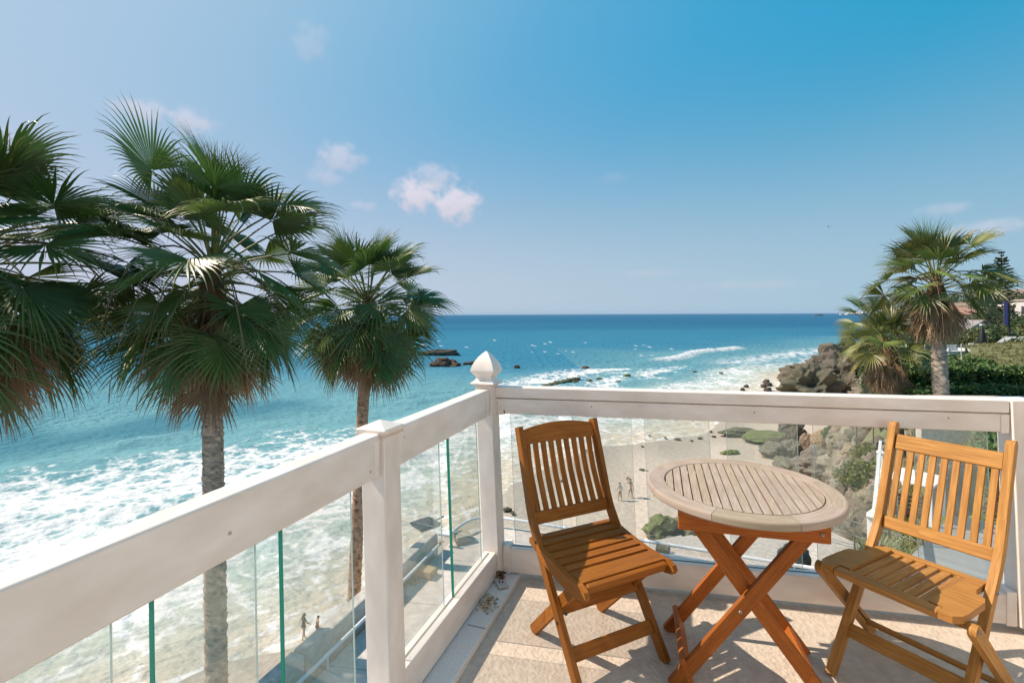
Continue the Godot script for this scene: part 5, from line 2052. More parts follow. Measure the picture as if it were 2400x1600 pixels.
	for e in reef:
		var p := Vector3(e[0], SEA + 0.12, -e[1])
		if first == null:
			first = one("reef_rock", rb.mesh(), M.rock, "low weedy rock of the reef awash in the surf beyond the front rail", "rock", p, "low reef rocks in the surf")
			first.rotation.y = 0.9
			first.scale = Vector3.ONE * e[2]
		else:
			var o := copy(first, "low weedy rock of the reef awash in the surf beyond the front rail", p, 0.9 + rng.randf_range(-0.4, 0.4))
			o.scale = Vector3.ONE * e[2] * Vector3(1.2, 1, 1)
	# the rocky point
	var pt := [[57.0, 92.5, 3.3, 3.3, 0.35, "big grey rock face at the near end of the rocky point"], [61.5, 97.5, 3.4, 2.6, 0.1, "grey rock behind the near end of the rocky point"], [64.5, 103, 4.2, 2.6, 0.1, "grey-brown rock in the middle of the rocky point"], [66.5, 109.5, 4.0, 2.0, 0.1, "low seaward rock at the left of the rocky point"], [70.5, 113.0, 4.2, 2.4, 0.1, "brown rock under the standing people on the point"], [73.5, 118.5, 4.0, 2.2, 0.0, "seaward tip rock of the rocky point"], [76.0, 112.0, 4.6, 4.0, 0.0, "tall grey rock the red-capped person stands behind"], [81.5, 116.5, 5.0, 5.0, 0.05, "highest grey rock where the point meets the cliff"], [87.0, 121.0, 5.5, 6.5, 0.1, "steep grey cliff rock behind the palms on the right"], [70.0, 105.0, 3.6, 3.2, 0.15, "rough brown rock right of the middle of the point"], [74.5, 104.0, 3.6, 4.2, 0.2, "layered grey rock at the head of the point"], [63.5, 93.5, 2.8, 2.6, 0.2, "dark creviced rock right of the big rock face"], [58.5, 98.5, 1.6, 1.0, 0.8, "mossy low rock at the beach edge of the point"], [61.0, 104.5, 2.0, 1.2, 0.9, "green weedy rock at the waterline of the point"]]
	var i := 0
	for e in pt:
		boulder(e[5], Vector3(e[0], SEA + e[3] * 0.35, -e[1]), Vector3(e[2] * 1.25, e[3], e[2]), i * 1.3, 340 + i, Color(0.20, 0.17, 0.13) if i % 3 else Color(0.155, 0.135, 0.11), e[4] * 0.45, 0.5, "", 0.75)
		i += 1
	var low := [[52.5, 99, 0.7], [54.0, 103.5, 0.6], [50.5, 104, 0.5], [56.2, 106, 0.9], [54.5, 95.5, 0.6], [58.3, 110.5, 0.8], [47.6, 99.6, 0.5]]
	var lb := MB.new()
	blob(lb, Vector3.ZERO, Vector3(1, 0.7, 0.9), 360, 0.4, 1.5, 10, 14, rock_tint(dark, 0.0, 0.4))
	first = null
	for e in low:
		if first == null:
			first = one("shore_rock", lb.mesh(), M.rock, "small dark rock in the shallows off the rocky point", "rock", Vector3(e[0], SEA + 0.25, -e[1]), "small rocks in the shallows off the point")
			first.scale = Vector3.ONE * e[2]
		else:
			copy(first, "small dark rock in the shallows off the rocky point", Vector3(e[0], SEA + 0.25, -e[1]), rng.randf() * 6.0).scale = Vector3.ONE * e[2]


func shrub(label: String, at: Vector3, size: Vector3, mesh: Mesh, count: int, core: Color, category := "shrub", group := "") -> Node3D:
	var o := thing("shrub", label, category, at, 0.0, group)
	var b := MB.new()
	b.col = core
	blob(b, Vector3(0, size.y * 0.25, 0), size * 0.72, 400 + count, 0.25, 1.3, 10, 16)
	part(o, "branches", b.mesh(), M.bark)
	var places := []
	for i in count:
		var d := Vector3(rng.randfn(0, 1), rng.randfn(0, 1), rng.randfn(0, 1)).normalized()
		d.y = absf(d.y) * 1.1 - 0.15
		places.append(turned(Vector3(0, size.y * 0.25, 0) + d * size * rng.randf_range(0.68, 1.08), rng.randf_range(0.7, 1.3), 0.8))
	scatter(o, "foliage", mesh, M.bush, places)
	return o


func build_garden() -> void:
	var ground := noise(201, 0.16, FastNoiseLite.TYPE_SIMPLEX_SMOOTH, 4)
	ground.fractal_gain = 0.55
	var deep := [Color(0.030, 0.075, 0.014), Color(0.045, 0.10, 0.02), Color(0.065, 0.125, 0.03), Color(0.10, 0.15, 0.04)]
	var lime := [Color(0.13, 0.17, 0.03), Color(0.17, 0.20, 0.035), Color(0.08, 0.13, 0.03)]
	var olive := [Color(0.12, 0.12, 0.04), Color(0.16, 0.15, 0.055), Color(0.09, 0.11, 0.03), Color(0.20, 0.15, 0.07)]
	var c_hedge := clump(34, 0.20, 0.075, deep, 501)
	var c_lime := clump(30, 0.22, 0.08, lime, 502)
	var c_olive := clump(26, 0.22, 0.07, olive, 503)
	var c_big := clump(40, 0.55, 0.16, deep, 504)
	# two clipped hedges in front of the mound
	rng.seed = 510
	for e in [[Vector3(15.2, 0, -20.6), Vector3(25.0, 0, -19.6), -2.3, -0.98, 1.1, 2600, "long clipped dark green hedge below the grassy mound, right of the tall palm"], [Vector3(14.6, 0, -17.6), Vector3(22.0, 0, -16.6), -2.6, -1.42, 0.8, 1500, "lower dark hedge just above the garden wall"]]:
		var h := thing("hedge", e[6], "hedge")
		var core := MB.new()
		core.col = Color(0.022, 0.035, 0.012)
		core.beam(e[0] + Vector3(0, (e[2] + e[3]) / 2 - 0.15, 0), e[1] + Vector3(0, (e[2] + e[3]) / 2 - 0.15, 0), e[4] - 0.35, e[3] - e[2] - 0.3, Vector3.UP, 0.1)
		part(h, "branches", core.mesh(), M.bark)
		var along: Vector3 = (e[1] - e[0]).normalized()
		var side := along.cross(Vector3.UP)
		var pl := []
		var wob := noise(515, 0.5)
		for i in e[5]:
			var t := rng.randf()
			var u := rng.randf_range(-1, 1)
			var p: Vector3 = e[0].lerp(e[1], t)
			var top: float = e[3] + wob.get_noise_1d(t * 12.0) * 0.28
			if rng.randf() < 0.45:
				p += side * u * e[4] * 0.5 + Vector3(0, top - rng.randf() * 0.12, 0)
			else:
				p += side * (0.5 if u > 0 else -0.5) * e[4] * rng.randf_range(0.8, 1.05) + Vector3(0, lerpf(e[2], top, rng.randf()), 0)
			pl.append(turned(p, rng.randf_range(0.6, 1.15), 0.8))
		scatter(h, "foliage", c_hedge, M.bush, pl)
	# the planted mound behind the hedge
	var mb := MB.new()
	var rows := []
	var cols := []
	var mn := noise(520, 0.35)
	for i in 40:
		var row := PackedVector3Array()
		var cr := PackedColorArray()
		for j in 60:
			var d := lerpf(22.0, 50.0, i / 39.0)
			var x := lerpf(lerpf(21.5, 47.0, i / 39.0), 66.0, j / 59.0)
			var rise := 1.75 * exp(-pow((x - 43.0) / 13.0, 2.0) - pow((d - 36.0) / 9.0, 2.0)) + 0.55 * exp(-pow((x - 30.0) / 7.0, 2.0) - pow((d - 29.0) / 5.0, 2.0))
			row.append(Vector3(x, -2.62 + rise + mn.get_noise_2d(x, d) * 0.16, -d))
			var k := mn.get_noise_2d(x * 0.6, d * 0.6)
			cr.append(Color(0.105, 0.115, 0.035).lerp(Color(0.21, 0.19, 0.075), clampf(k + 0.5, 0, 1)))
		rows.append(row)
		cols.append(cr)
	mb.sheet(rows, false, 1, 1, false, cols)
	var mound := structure("garden_mound", mb.mesh(), M.land)
	var pl2 := []
	for i in 5200:
		var r := int(rng.randf() * 39)
		var q := int(rng.randf() * 59)
		var p: Vector3 = (rows[r][q] as Vector3).lerp(rows[mini(r + 1, 39)][mini(q + 1, 59)], rng.randf())
		p += Vector3(rng.randf_range(-0.4, 0.4), 0.02, rng.randf_range(-0.4, 0.4))
		pl2.append(turned(p, rng.randf_range(0.5, 1.0), 0.3))
	scatter(mound, "ground_cover", c_olive, M.bush, pl2)
	# bushes along the cliff edge under and beyond the palms
	rng.seed = 530
	var spec := [[27.5, 33.5, 1.9, 1.3, 0, "round dark green bush on the cliff edge, left of the slender palm"], [31.0, 38.5, 2.3, 1.5, 0, "large dark green bush behind the slender palm's trunk"], [29.0, 42.5, 1.5, 1.0, 0, "dark green bush at the far left of the cliff-edge planting"], [34.5, 44.5, 2.2, 1.4, 0, "green bush on the cliff edge behind the low palm"], [24.5, 33.0, 1.4, 0.8, 1, "lime green bush at the brink left of the low palm"], [22.0, 29.0, 1.3, 0.7, 1, "yellow-green bush just above the front rail, below the slender palm"], [19.0, 26.0, 1.3, 0.8, 1, "pale green leafy bush between the two skirted palms' trunks"], [26.0, 36.8, 1.1, 0.6, 2, "olive brown bush on the brink of the cliff"], [18.3, 23.0, 1.2, 0.7, 2, "olive bush at the foot of the low palm"], [16.6, 21.0, 0.9, 0.6, 1, "small lime bush right of the low palm's trunk"], [23.0, 25.0, 1.6, 1.1, 0, "dark bush behind the tall palm's trunk"], [27.0, 28.5, 1.6, 1.1, 0, "dark green bush left of the mound"]]
	for e in spec:
		var y := land_height(e[0], e[1], ground)
		shrub(e[5], Vector3(e[0], y - 0.1, -e[1]), Vector3(e[2], e[3], e[2] * 0.9), [c_hedge, c_lime, c_olive][e[4]], int(150 * e[2]), Color(0.03, 0.04, 0.015))
	# grass on the slope below the neighbours' deck
	var g1 := tuft(16, 0.55, 0.014, [Color(0.10, 0.17, 0.04), Color(0.16, 0.22, 0.07), Color(0.07, 0.12, 0.03), Color(0.34, 0.29, 0.16)], 540)
	var g2 := tuft(12, 0.9, 0.018, [Color(0.12, 0.20, 0.05), Color(0.36, 0.31, 0.17), Color(0.20, 0.24, 0.09)], 541, 0.9)
	var pa := []
	var pb := []
	rng.seed = 545
	while pa.size() < 9000:
		var x := rng.randf_range(6.5, 36.0)
		var d := rng.randf_range(11.0, 44.0) if pa.size() % 3 == 0 else rng.randf_range(11.0, 26.0)
		var b := -poly_dist(Vector2(x, d), toe)
		if b < 1.6 or b > 14.0:
			continue
		var y := land_height(x, d, ground)
		if y < -9.0 or (d > 26.0 and b < 5.0):
			continue
		pa.append(turned(Vector3(x, y - 0.03, -d), rng.randf_range(0.5, 1.2), 0.25))
		if pa.size() % 6 == 0:
			pb.append(turned(Vector3(x, y - 0.03, -d), rng.randf_range(0.5, 1.1), 0.35))
	var gr := scatter(self, "slope_grass", g1, M.bush, pa)
	tag(gr, "green grass and weeds covering the slope below the garden", "grass")
	var gr2 := scatter(self, "tall_weeds", g2, M.bush, pb)
	tag(gr2, "tall straw-tipped weeds standing among the slope grass", "weeds")
	# broken rock lying all over the cliff
	var rk := MB.new()
	blob(rk, Vector3.ZERO, Vector3(1, 0.7, 0.85), 560, 0.6, 1.3, 8, 12)
	var pr := []
	rng.seed = 561
	while pr.size() < 1500:
		var x := rng.randf_range(10.0, 60.0)
		var d := rng.randf_range(18.0, 82.0)
		var b := -poly_dist(Vector2(x, d), toe)
		if b < -1.2 or b > lerpf(6.0, 4.0, smoothstep(30.0, 50.0, d)):
			continue
		pr.append(turned(Vector3(x, land_height(x, d, ground) + 0.05, -d), rng.randf_range(0.15, 0.75), 0.5))
	var ck := scatter(self, "cliff_rubble", rk.mesh(), M.rubble, pr, 0.45)
	tag(ck, "broken grey rock covering the cliff below the garden", "rocks")
	# an agave by the hedge
	var ag := thing("agave", "spiky yellow-green agave between the low palm and the tall palm's foot", "plant", Vector3(16.0, -2.25, -18.5))
	for i in 22:
		var b := MB.new()
		b.col = Color(0.24, 0.25, 0.08) * rng.randf_range(0.7, 1.2)
		var az := i * 2.4
		var el := rng.randf_range(0.25, 1.3)
		var d := Vector3(cos(az) * cos(el), sin(el), sin(az) * cos(el))
		var s := d.cross(Vector3.UP).normalized()
		var n := s.cross(d)
		var q := b.vert(-s * 0.05, n)
		b.vert(s * 0.05, n)
		b.vert(d * 0.45 + s * 0.045, n)
		b.vert(d * 0.45 - s * 0.045, n)
		b.vert(d * 0.9 - Vector3(0, 0.12, 0), n)
		b.quad(q, q + 1, q + 2, q + 3)
		b.tri(q + 3, q + 2, q + 4)
		part(ag, "leaf", b.mesh(), M.bush)
	# garden wall along the bottom of the planting, a stone post, handrail down the cliff
	var gw := MB.new()
	gw.beam(Vector3(14.05, -2.3, -16.7), Vector3(22.5, -2.1, -14.7), 0.35, 1.5, Vector3.UP, 0.02)
	var wall := one("garden_wall", gw.mesh(), M.concrete, "low garden wall with a pale cap, showing just above the right end of the rail", "wall")
	var gc := MB.new()
	gc.beam(Vector3(14.05, -1.525, -16.7), Vector3(22.5, -1.325, -14.7), 0.46, 0.06, Vector3.UP, 0.01)
	part(wall, "cap", gc.mesh(), M.terrace)
	var gp := MB.new()
	gp.col = Color(0.52, 0.38, 0.32)
	square_lathe(gp, Vector3(0, -0.4, 0), Vector3(0, 0, 1), [[0.0, 0.0], [0.13, 0.0], [0.12, 0.85], [0.13, 0.9], [0.02, 1.2], [0.0, 1.2]])
	one("stone_post", gp.mesh(), M.rock_near, "pinkish stone post with a pointed top in front of the hedge", "post", Vector3(17.95, -2.3, -19.1))
	var rl := thing("cliff_handrail", "thin dark handrail slanting down among the bushes left of the low palm", "railing")
	var hp := [Vector3(16.6, -1.9, -21.5), Vector3(17.6, -3.4, -23.5), Vector3(18.2, -4.6, -25.5)]
	for k in 2:
		var b := MB.new()
		b.col = Color(0.12, 0.11, 0.10)
		b.tube(PackedVector3Array([hp[k], hp[k + 1]]), PackedFloat32Array([0.035, 0.035]), 6)
		part(rl, "bar", b.mesh(), M.white)
	for p in hp:
		var b := MB.new()
		b.col = Color(0.12, 0.11, 0.10)
		b.tube(PackedVector3Array([p, p + Vector3(0, -1.6, 0)]), PackedFloat32Array([0.03, 0.03]), 6)
		part(rl, "upright", b.mesh(), M.white)


func build_far_land() -> void:
	# the coast beyond: a hazy built-up headland, and the wooded shore that runs round to it
	var b := MB.new()
	var rn := noise(601, 0.0022, FastNoiseLite.TYPE_SIMPLEX_SMOOTH, 5)
	var rows := []
	var cols := []
	var line := [[Vector2(2535, 3800), 4.0], [Vector2(2560, 3795), 34.0], [Vector2(2610, 3780), 58.0], [Vector2(2720, 3750), 70.0], [Vector2(2900, 3700), 84.0], [Vector2(3150, 3600), 80.0], [Vector2(3300, 3200), 110.0], [Vector2(2900, 2600), 120.0], [Vector2(2350, 2000), 110.0], [Vector2(1900, 1600), 95.0], [Vector2(1500, 1250), 70.0], [Vector2(900, 800), 34.0]]
	var pts := []
	for i in line.size() - 1:
		for k in 10:
			var t := k / 10.0
			pts.append([(line[i][0] as Vector2).lerp(line[i + 1][0], t), lerpf(line[i][1], line[i + 1][1], t)])
	for i in pts.size():
		var p: Vector2 = pts[i][0]
		var h: float = pts[i][1] * (0.85 + 0.5 * rn.get_noise_2d(p.x * 2.0, p.y * 2.0))
		var inland := Vector2(0.8, -0.45).normalized()
		var row := PackedVector3Array()
		var cr := PackedColorArray()
		for k in 9:
			var t := k / 8.0
			var q := p + inland * t * 700.0
			var y := SEA - 3.0 + (h + 3.0) * (1.0 - pow(1.0 - minf(t * 1.6, 1.0), 2.2)) + rn.get_noise_2d(q.x * 4.0, q.y * 4.0) * 10.0 * t
			row.append(Vector3(q.x, y, -q.y))
			var v := rn.get_noise_2d(q.x * 9.0, q.y * 9.0)
			cr.append(Color(0.30, 0.26, 0.20).lerp(Color(0.10, 0.125, 0.07), clampf(t * 3.0 + v, 0, 1)))
		rows.append(row)
		cols.append(cr)
	b.sheet(rows, false, 1, 1, true, cols)
	for i in b.n.size():
		pass
	structure("far_headland", b.mesh(), M.far_land)
	# houses on it: too small and too many to pick apart
	var house := BoxMesh.new()
	house.size = Vector3(1, 1, 1)
	rng.seed = 611
	var pl := []
	for i in 900:
		var r := rng.randi() % rows.size()
		var k := rng.randi_range(1, 6)
		var p: Vector3 = rows[r][k] + Vector3(rng.randf_range(-40, 40), 0, rng.randf_range(-30, 30))
		var s := Vector3(rng.randf_range(9, 20), rng.randf_range(6, 12), rng.randf_range(9, 18))
		pl.append(Transform3D(Basis(Vector3.UP, rng.randf() * 3.0).scaled_local(s), p + Vector3(0, 2, 0)))
	var hs := scatter(self, "distant_houses", house, M.house_far, pl, 0.25)
	tag(hs, "pale houses scattered over the hazy far headland", "houses")
	var isl := MB.new()
	isl.col = Color(0.12, 0.12, 0.12)
	blob(isl, Vector3.ZERO, Vector3(26, 7, 10), 620, 0.4)
	one("islet", isl.mesh(), M.rock, "tiny dark islet on the horizon left of the far headland", "island", Vector3(1796, SEA + 2, -2819))


func gable_house(called: String, label: String, at: Vector3, turn: float, size: Vector3, wall: Color, roof: Color, floors: int, bays: int, flat := false) -> void:
	var o := thing(called, label, "house", at, turn)
	var b := MB.new()
	b.col = wall
	if flat:
		b.box(Transform3D(Basis(), Vector3(0, size.y / 2, 0)), size / 2, 0.02)
	else:
		var rise := size.x * 0.16
		b.slab(PackedVector2Array([Vector2(-size.x / 2, -1.0), Vector2(size.x / 2, -1.0), Vector2(size.x / 2, size.y), Vector2(0, size.y + rise), Vector2(-size.x / 2, size.y)]), Transform3D(), size.z)
	part(o, "wall", b.mesh(), M.white)
	var r := MB.new()
	r.col = roof
	if flat:
		r.box(Transform3D(Basis(), Vector3(0, size.y + 0.12, 0)), Vector3(size.x / 2 + 0.25, 0.12, size.z / 2 + 0.25), 0.02)
	else:
		var rise := size.x * 0.16
		for s in [-1.0, 1.0]:
			r.beam(Vector3(s * (size.x / 4 + 0.2), size.y + rise / 2 + 0.06, -size.z / 2 - 0.4), Vector3(s * (size.x / 4 + 0.2), size.y + rise / 2 + 0.06, size.z / 2 + 0.4), size.x / 2 + 0.6, 0.14, Vector3(s * rise, size.x / 2, 0), 0.02)
	part(o, "roof", r.mesh(), M.white)
	for f in floors:
		for k in bays:
			for face in 2:
				var w := MB.new()
				w.col = Color(0.05, 0.06, 0.075)
				var y := size.y * (f + 0.52) / floors
				var t := (k + 0.5) / bays - 0.5
				if face == 0:
					w.box(Transform3D(Basis(), Vector3(t * size.x * 0.9, y, size.z / 2)), Vector3(size.x * 0.3 / bays, size.y * 0.2 / floors, 0.03), 0.01)
				else:
					w.box(Transform3D(Basis(), Vector3(-size.x / 2, y, t * size.z * 0.9)), Vector3(0.03, size.y * 0.2 / floors, size.z * 0.26 / bays), 0.01)
				part(o, "window", w.mesh(), M.white)


func build_town() -> void:
	gable_house("white_house", "white house with a shallow gable behind the tall palm's skirt", Vector3(64.5, -4.6, -72), 0.35, Vector3(7.0, 3.6, 9.0), Color(0.60, 0.57, 0.60), Color(0.42, 0.36, 0.34), 1, 2)
	gable_house("white_building", "white flat-roofed two-storey building beyond the purple banner", Vector3(96.0, -3.6, -88), 0.25, Vector3(10, 7.0, 10), Color(0.74, 0.71, 0.70), Color(0.62, 0.5, 0.44), 2, 4, true)
	gable_house("white_building", "long white terrace building at the right edge of the view", Vector3(88.0, -3.4, -78), 0.2, Vector3(11, 3.4, 8), Color(0.76, 0.74, 0.74), Color(0.5, 0.48, 0.5), 1, 6, true)
	gable_house("tan_house", "small tan house with a tiled roof left of the purple banner", Vector3(90.0, -3.0, -92), 0.5, Vector3(8, 4.0, 8), Color(0.55, 0.46, 0.38), Color(0.40, 0.22, 0.15), 1, 3)
	gable_house("cottage", "low brown-roofed cottage above the leaning conifer's foot", Vector3(118.0, -3.0, -128), 0.3, Vector3(14, 4.5, 10), Color(0.60, 0.52, 0.45), Color(0.36, 0.24, 0.18), 1, 4)
	gable_house("cottage", "pale house among the trees at the upper right", Vector3(133.0, 0.5, -128), 0.3, Vector3(11, 5.0, 10), Color(0.62, 0.56, 0.5), Color(0.40, 0.27, 0.22), 2, 3)
	# banner on its pole
	var bn := thing("banner_pole", "dark pole carrying a tall plain purple banner", "banner", Vector3(61.9, -2.8, -60))
	var p := MB.new()
	p.col = Color(0.03, 0.03, 0.035)
	p.tube(PackedVector3Array([Vector3(0, 0, 0), Vector3(0, 6.1, 0)]), PackedFloat32Array([0.14, 0.12]), 8)
	part(bn, "pole", p.mesh(), M.white)
	var f := MB.new()
	f.col = Color(0.16, 0.12, 0.42)
	f.box(Transform3D(Basis(), Vector3(-0.38, 4.1, 0)), Vector3(0.26, 1.5, 0.02), 0.005)
	part(bn, "banner", f.mesh(), M.white)
	# closed umbrella, glass windbreak, white seats
	var u := thing("closed_umbrella", "closed black patio umbrella below the leaning conifer", "umbrella", Vector3(43.9, -2.2, -45))
	var ub := MB.new()
	ub.col = Color(0.018, 0.018, 0.02)
	var rows := []
	for e in [[0.05, 0.35], [0.34, 0.45], [0.30, 1.0], [0.22, 1.6], [0.10, 2.1], [0.03, 2.3]]:
		var row := PackedVector3Array()
		for k in 16:
			var a := TAU * k / 16
			row.append(Vector3(cos(a), 0, sin(a)) * e[0] * (1.0 + 0.14 * cos(a * 8.0)) + Vector3(0, e[1], 0))
		rows.append(row)
	ub.sheet(rows, true, 0.1, 0.1, true)
	part(u, "canopy", ub.mesh(), M.white)
	var up := MB.new()
	up.col = Color(0.03, 0.03, 0.03)
	up.tube(PackedVector3Array([Vector3(0, -0.6, 0), Vector3(0, 2.4, 0)]), PackedFloat32Array([0.03, 0.03]), 6)
	part(u, "pole", up.mesh(), M.white)
	var ut := MB.new()
	ut.col = Color(0.7, 0.7, 0.7)
	ut.box(Transform3D(Basis(), Vector3(0, 2.42, 0)), Vector3(0.14, 0.08, 0.14), 0.02)
	part(u, "finial", ut.mesh(), M.white)
	var wb := thing("glass_windbreak", "low glass windbreak round the white seats on the garden terrace", "fence", Vector3(34.5, -2.5, -38.5), 0.15)
	for k in 4:
		var g := MB.new()
		g.box(Transform3D(Basis(), Vector3(-2.6 + 1.7 * k, 0.75, 0)), Vector3(0.82, 0.55, 0.008), 0.002)
		part(wb, "pane", g.mesh(), M.glass)
		var po := MB.new()
		po.beam(Vector3(-3.45 + 1.7 * k, 0, 0), Vector3(-3.45 + 1.7 * k, 1.35, 0), 0.05, 0.05, Vector3(0, 0, 1), 0.005)
		part(wb, "post", po.mesh(), M.white)
	for e in [[Vector3(37.5, -2.3, -41.0), 0.2, "white cushioned outdoor sofa behind the glass windbreak"], [Vector3(40.6, -2.2, -41.5), -0.2, "white outdoor armchair right of the white sofa"]]:
		var s := thing("outdoor_seat", e[2], "sofa", e[0], e[1])
		for q in [["seat", Vector3(0, 0.28, 0), Vector3(0.9, 0.16, 0.4)], ["backrest", Vector3(0, 0.62, -0.36), Vector3(0.9, 0.26, 0.1)], ["arm", Vector3(-0.86, 0.45, 0), Vector3(0.1, 0.22, 0.4)], ["arm", Vector3(0.86, 0.45, 0), Vector3(0.1, 0.22, 0.4)]]:
			var b := MB.new()
			b.box(Transform3D(Basis(), q[1]), q[2], 0.06)
			part(s, q[0], b.mesh(), M.white)
	var pg := MB.new()
	pg.col = Color(0.42, 0.41, 0.40)
	pg.slab(PackedVector2Array([Vector2(-3.4, -0.5), Vector2(3.4, -0.5), Vector2(2.6, 0.45), Vector2(0.9, 0.95), Vector2(-1.2, 0.95), Vector2(-2.6, 0.3)]), Transform3D(Basis(Vector3.UP, 0.3), Vector3.ZERO), 2.6)
	one("shed_roof", pg.mesh(), M.white, "low grey roof behind the crest of the planted mound", "roof", Vector3(52.5, -2.1, -49.0))
	conifer()
	# trees and big bushes between the houses
	rng.seed = 640
	var deep := [Color(0.040, 0.070, 0.020), Color(0.060, 0.095, 0.030), Color(0.085, 0.115, 0.04)]
	var c := clump(36, 1.0, 0.30, deep, 641)
	var c2 := clump(36, 1.0, 0.30, [Color(0.10, 0.125, 0.04), Color(0.14, 0.15, 0.05), Color(0.07, 0.10, 0.03)], 642)
	var spots := [[66, 78, 3.2, 2.6, 0, "dark round tree left of the leaning conifer"], [70, 66, 2.4, 1.9, 1, "olive bush below the white gabled house"], [74, 71, 2.6, 2.2, 0, "dark bush at the leaning conifer's foot"], [80, 76, 2.6, 2.6, 1, "olive tree between the conifer and the tan house"], [84, 84, 2.8, 3.0, 0, "dark tree in front of the tan house"], [101, 104, 4.5, 4.0, 0, "dark tree behind the two-storey white building"], [112, 112, 5.5, 5.0, 1, "large olive tree at the upper right edge"], [124, 118, 6.0, 6.0, 0, "tallest dark tree on the right edge"], [58, 60, 2.0, 1.5, 0, "low dark shrub in front of the white gabled house"], [52, 55, 2.0, 1.5, 1, "olive shrub right of the white sofas"], [62, 62, 2.0, 1.6, 0, "dark shrub beside the banner pole"], [67, 63, 2.0, 1.3, 1, "light green shrub right of the banner pole"], [48, 57, 2.2, 1.5, 0, "dark shrub behind the glass windbreak"], [106, 122, 5.0, 4.0, 1, "olive tree above the low cottage"], [50, 47, 1.6, 1.0, 0, "small dark shrub beside the closed umbrella"], [40, 46, 1.8, 1.1, 1, "grey-green shrub left of the closed umbrella"], [150, 170, 9, 7, 0, "distant dark grove on the hillside, left part"], [172, 175, 10, 9, 1, "distant olive grove on the hillside, right part"]]
	for e in spots:
		var o := thing("tree", e[5], "tree", Vector3(e[0], -3.2, -e[1]))
		var t := MB.new()
		t.col = Color(0.12, 0.085, 0.06)
		t.tube(PackedVector3Array([Vector3(0, -1.5, 0), Vector3(0.1, e[3] * 0.5, 0), Vector3(0.0, e[3] * 1.0, 0.1)]), PackedFloat32Array([e[2] * 0.09, e[2] * 0.07, e[2] * 0.03]), 7)
		part(o, "trunk", t.mesh(), M.bark)
		var pl := []
		for i in int(60 + 26 * e[2]):
			var d := Vector3(rng.randfn(0, 1), rng.randfn(0, 0.9), rng.randfn(0, 1)).normalized() * pow(rng.randf(), 0.35)
			d += Vector3(sin(d.y * 5.0), 0, cos(d.x * 4.0)) * 0.14
			pl.append(turned(Vector3(0, e[3] * 0.85, 0) + d * Vector3(e[2], e[3] * 0.75, e[2]), rng.randf_range(0.5, 1.0) * (0.6 + e[2] * 0.09), 0.8))
		scatter(o, "crown", c if e[4] == 0 else c2, M.bush, pl)


func conifer() -> void:
	rng.seed = 650
	var o := thing("pine_tree", "tall leaning conifer with whorled layered branches near the right edge", "pine tree", Vector3(72.8, -3.6, -75))
	var t := MB.new()
	t.col = Color(0.10, 0.065, 0.045)
	var path := PackedVector3Array([Vector3(0, 0, 0), Vector3(0.7, 3.0, 0), Vector3(1.9, 5.4, 0), Vector3(2.9, 7.6, 0), Vector3(3.3, 10.0, 0), Vector3(3.45, 12.4, 0), Vector3(3.5, 14.4, 0)])
	t.tube(path, PackedFloat32Array([0.42, 0.38, 0.32, 0.25, 0.18, 0.10, 0.03]), 8)
	part(o, "trunk", t.mesh(), M.bark)
	for w in 26:
		var f := w / 25.0
		var h := lerpf(2.4, 14.2, f)
		var k := 0
		while k < path.size() - 2 and path[k + 1].y < h:
			k += 1
		var c := path[k].lerp(path[k + 1], clampf((h - path[k].y) / (path[k + 1].y - path[k].y), 0, 1))
		var reach := lerpf(3.6, 0.35, pow(f, 1.15)) * rng.randf_range(0.8, 1.1)
		if f < 0.12:
			reach *= 0.6
		for q in 6:
			if rng.randf() < 0.18:
				continue
			var az := q * TAU / 6 + w * 0.5 + rng.randf_range(-0.2, 0.2)
			var b := MB.new()
			var d := Vector3(cos(az), rng.randf_range(-0.05, 0.25), sin(az)).normalized()
			var p := c
			b.col = Color(0.09, 0.06, 0.04)
			var bp := PackedVector3Array([p])
			for s in 5:
				p += d * reach / 5.0
				d = (d + Vector3.UP * 0.05).normalized()
				bp.append(p)
			b.tube(bp, PackedFloat32Array([0.05, 0.045, 0.04, 0.03, 0.025, 0.015]), 4, false)
			for s in 22:
				var u := rng.randf_range(0.18, 1.0)
				var at := bp[mini(int(u * 5), 4)].lerp(bp[mini(int(u * 5) + 1, 5)], fmod(u * 5, 1.0))
				var sd := d.cross(Vector3.UP).normalized() * (1.0 if s % 2 else -1.0)
				var e := (sd * 0.8 + d * 0.7 + Vector3(0, rng.randf_range(-0.25, 0.35), 0)).normalized() * rng.randf_range(0.25, 0.55) * (0.5 + reach * 0.16)
				var n := e.cross(d).normalized()
				if n.y < 0:
					n = -n
				b.col = Color(0.05, 0.075, 0.03) * rng.randf_range(0.6, 1.5)
				var wv := d * 0.07
				var i := b.vert(at - wv, n)
				b.vert(at + wv, n)
				b.vert(at + e + wv * 0.8, n)
				b.vert(at + e - wv * 0.8, n)
				b.quad(i, i + 1, i + 2, i + 3)
				var up := Vector3(0, 0.09, 0)
				i = b.vert(at - up, sd)
				b.vert(at + up, sd)
				b.vert(at + e + up, sd)
				b.vert(at + e - up, sd)
				b.quad(i, i + 1, i + 2, i + 3)
			part(o, "branch", b.mesh(), M.bush)


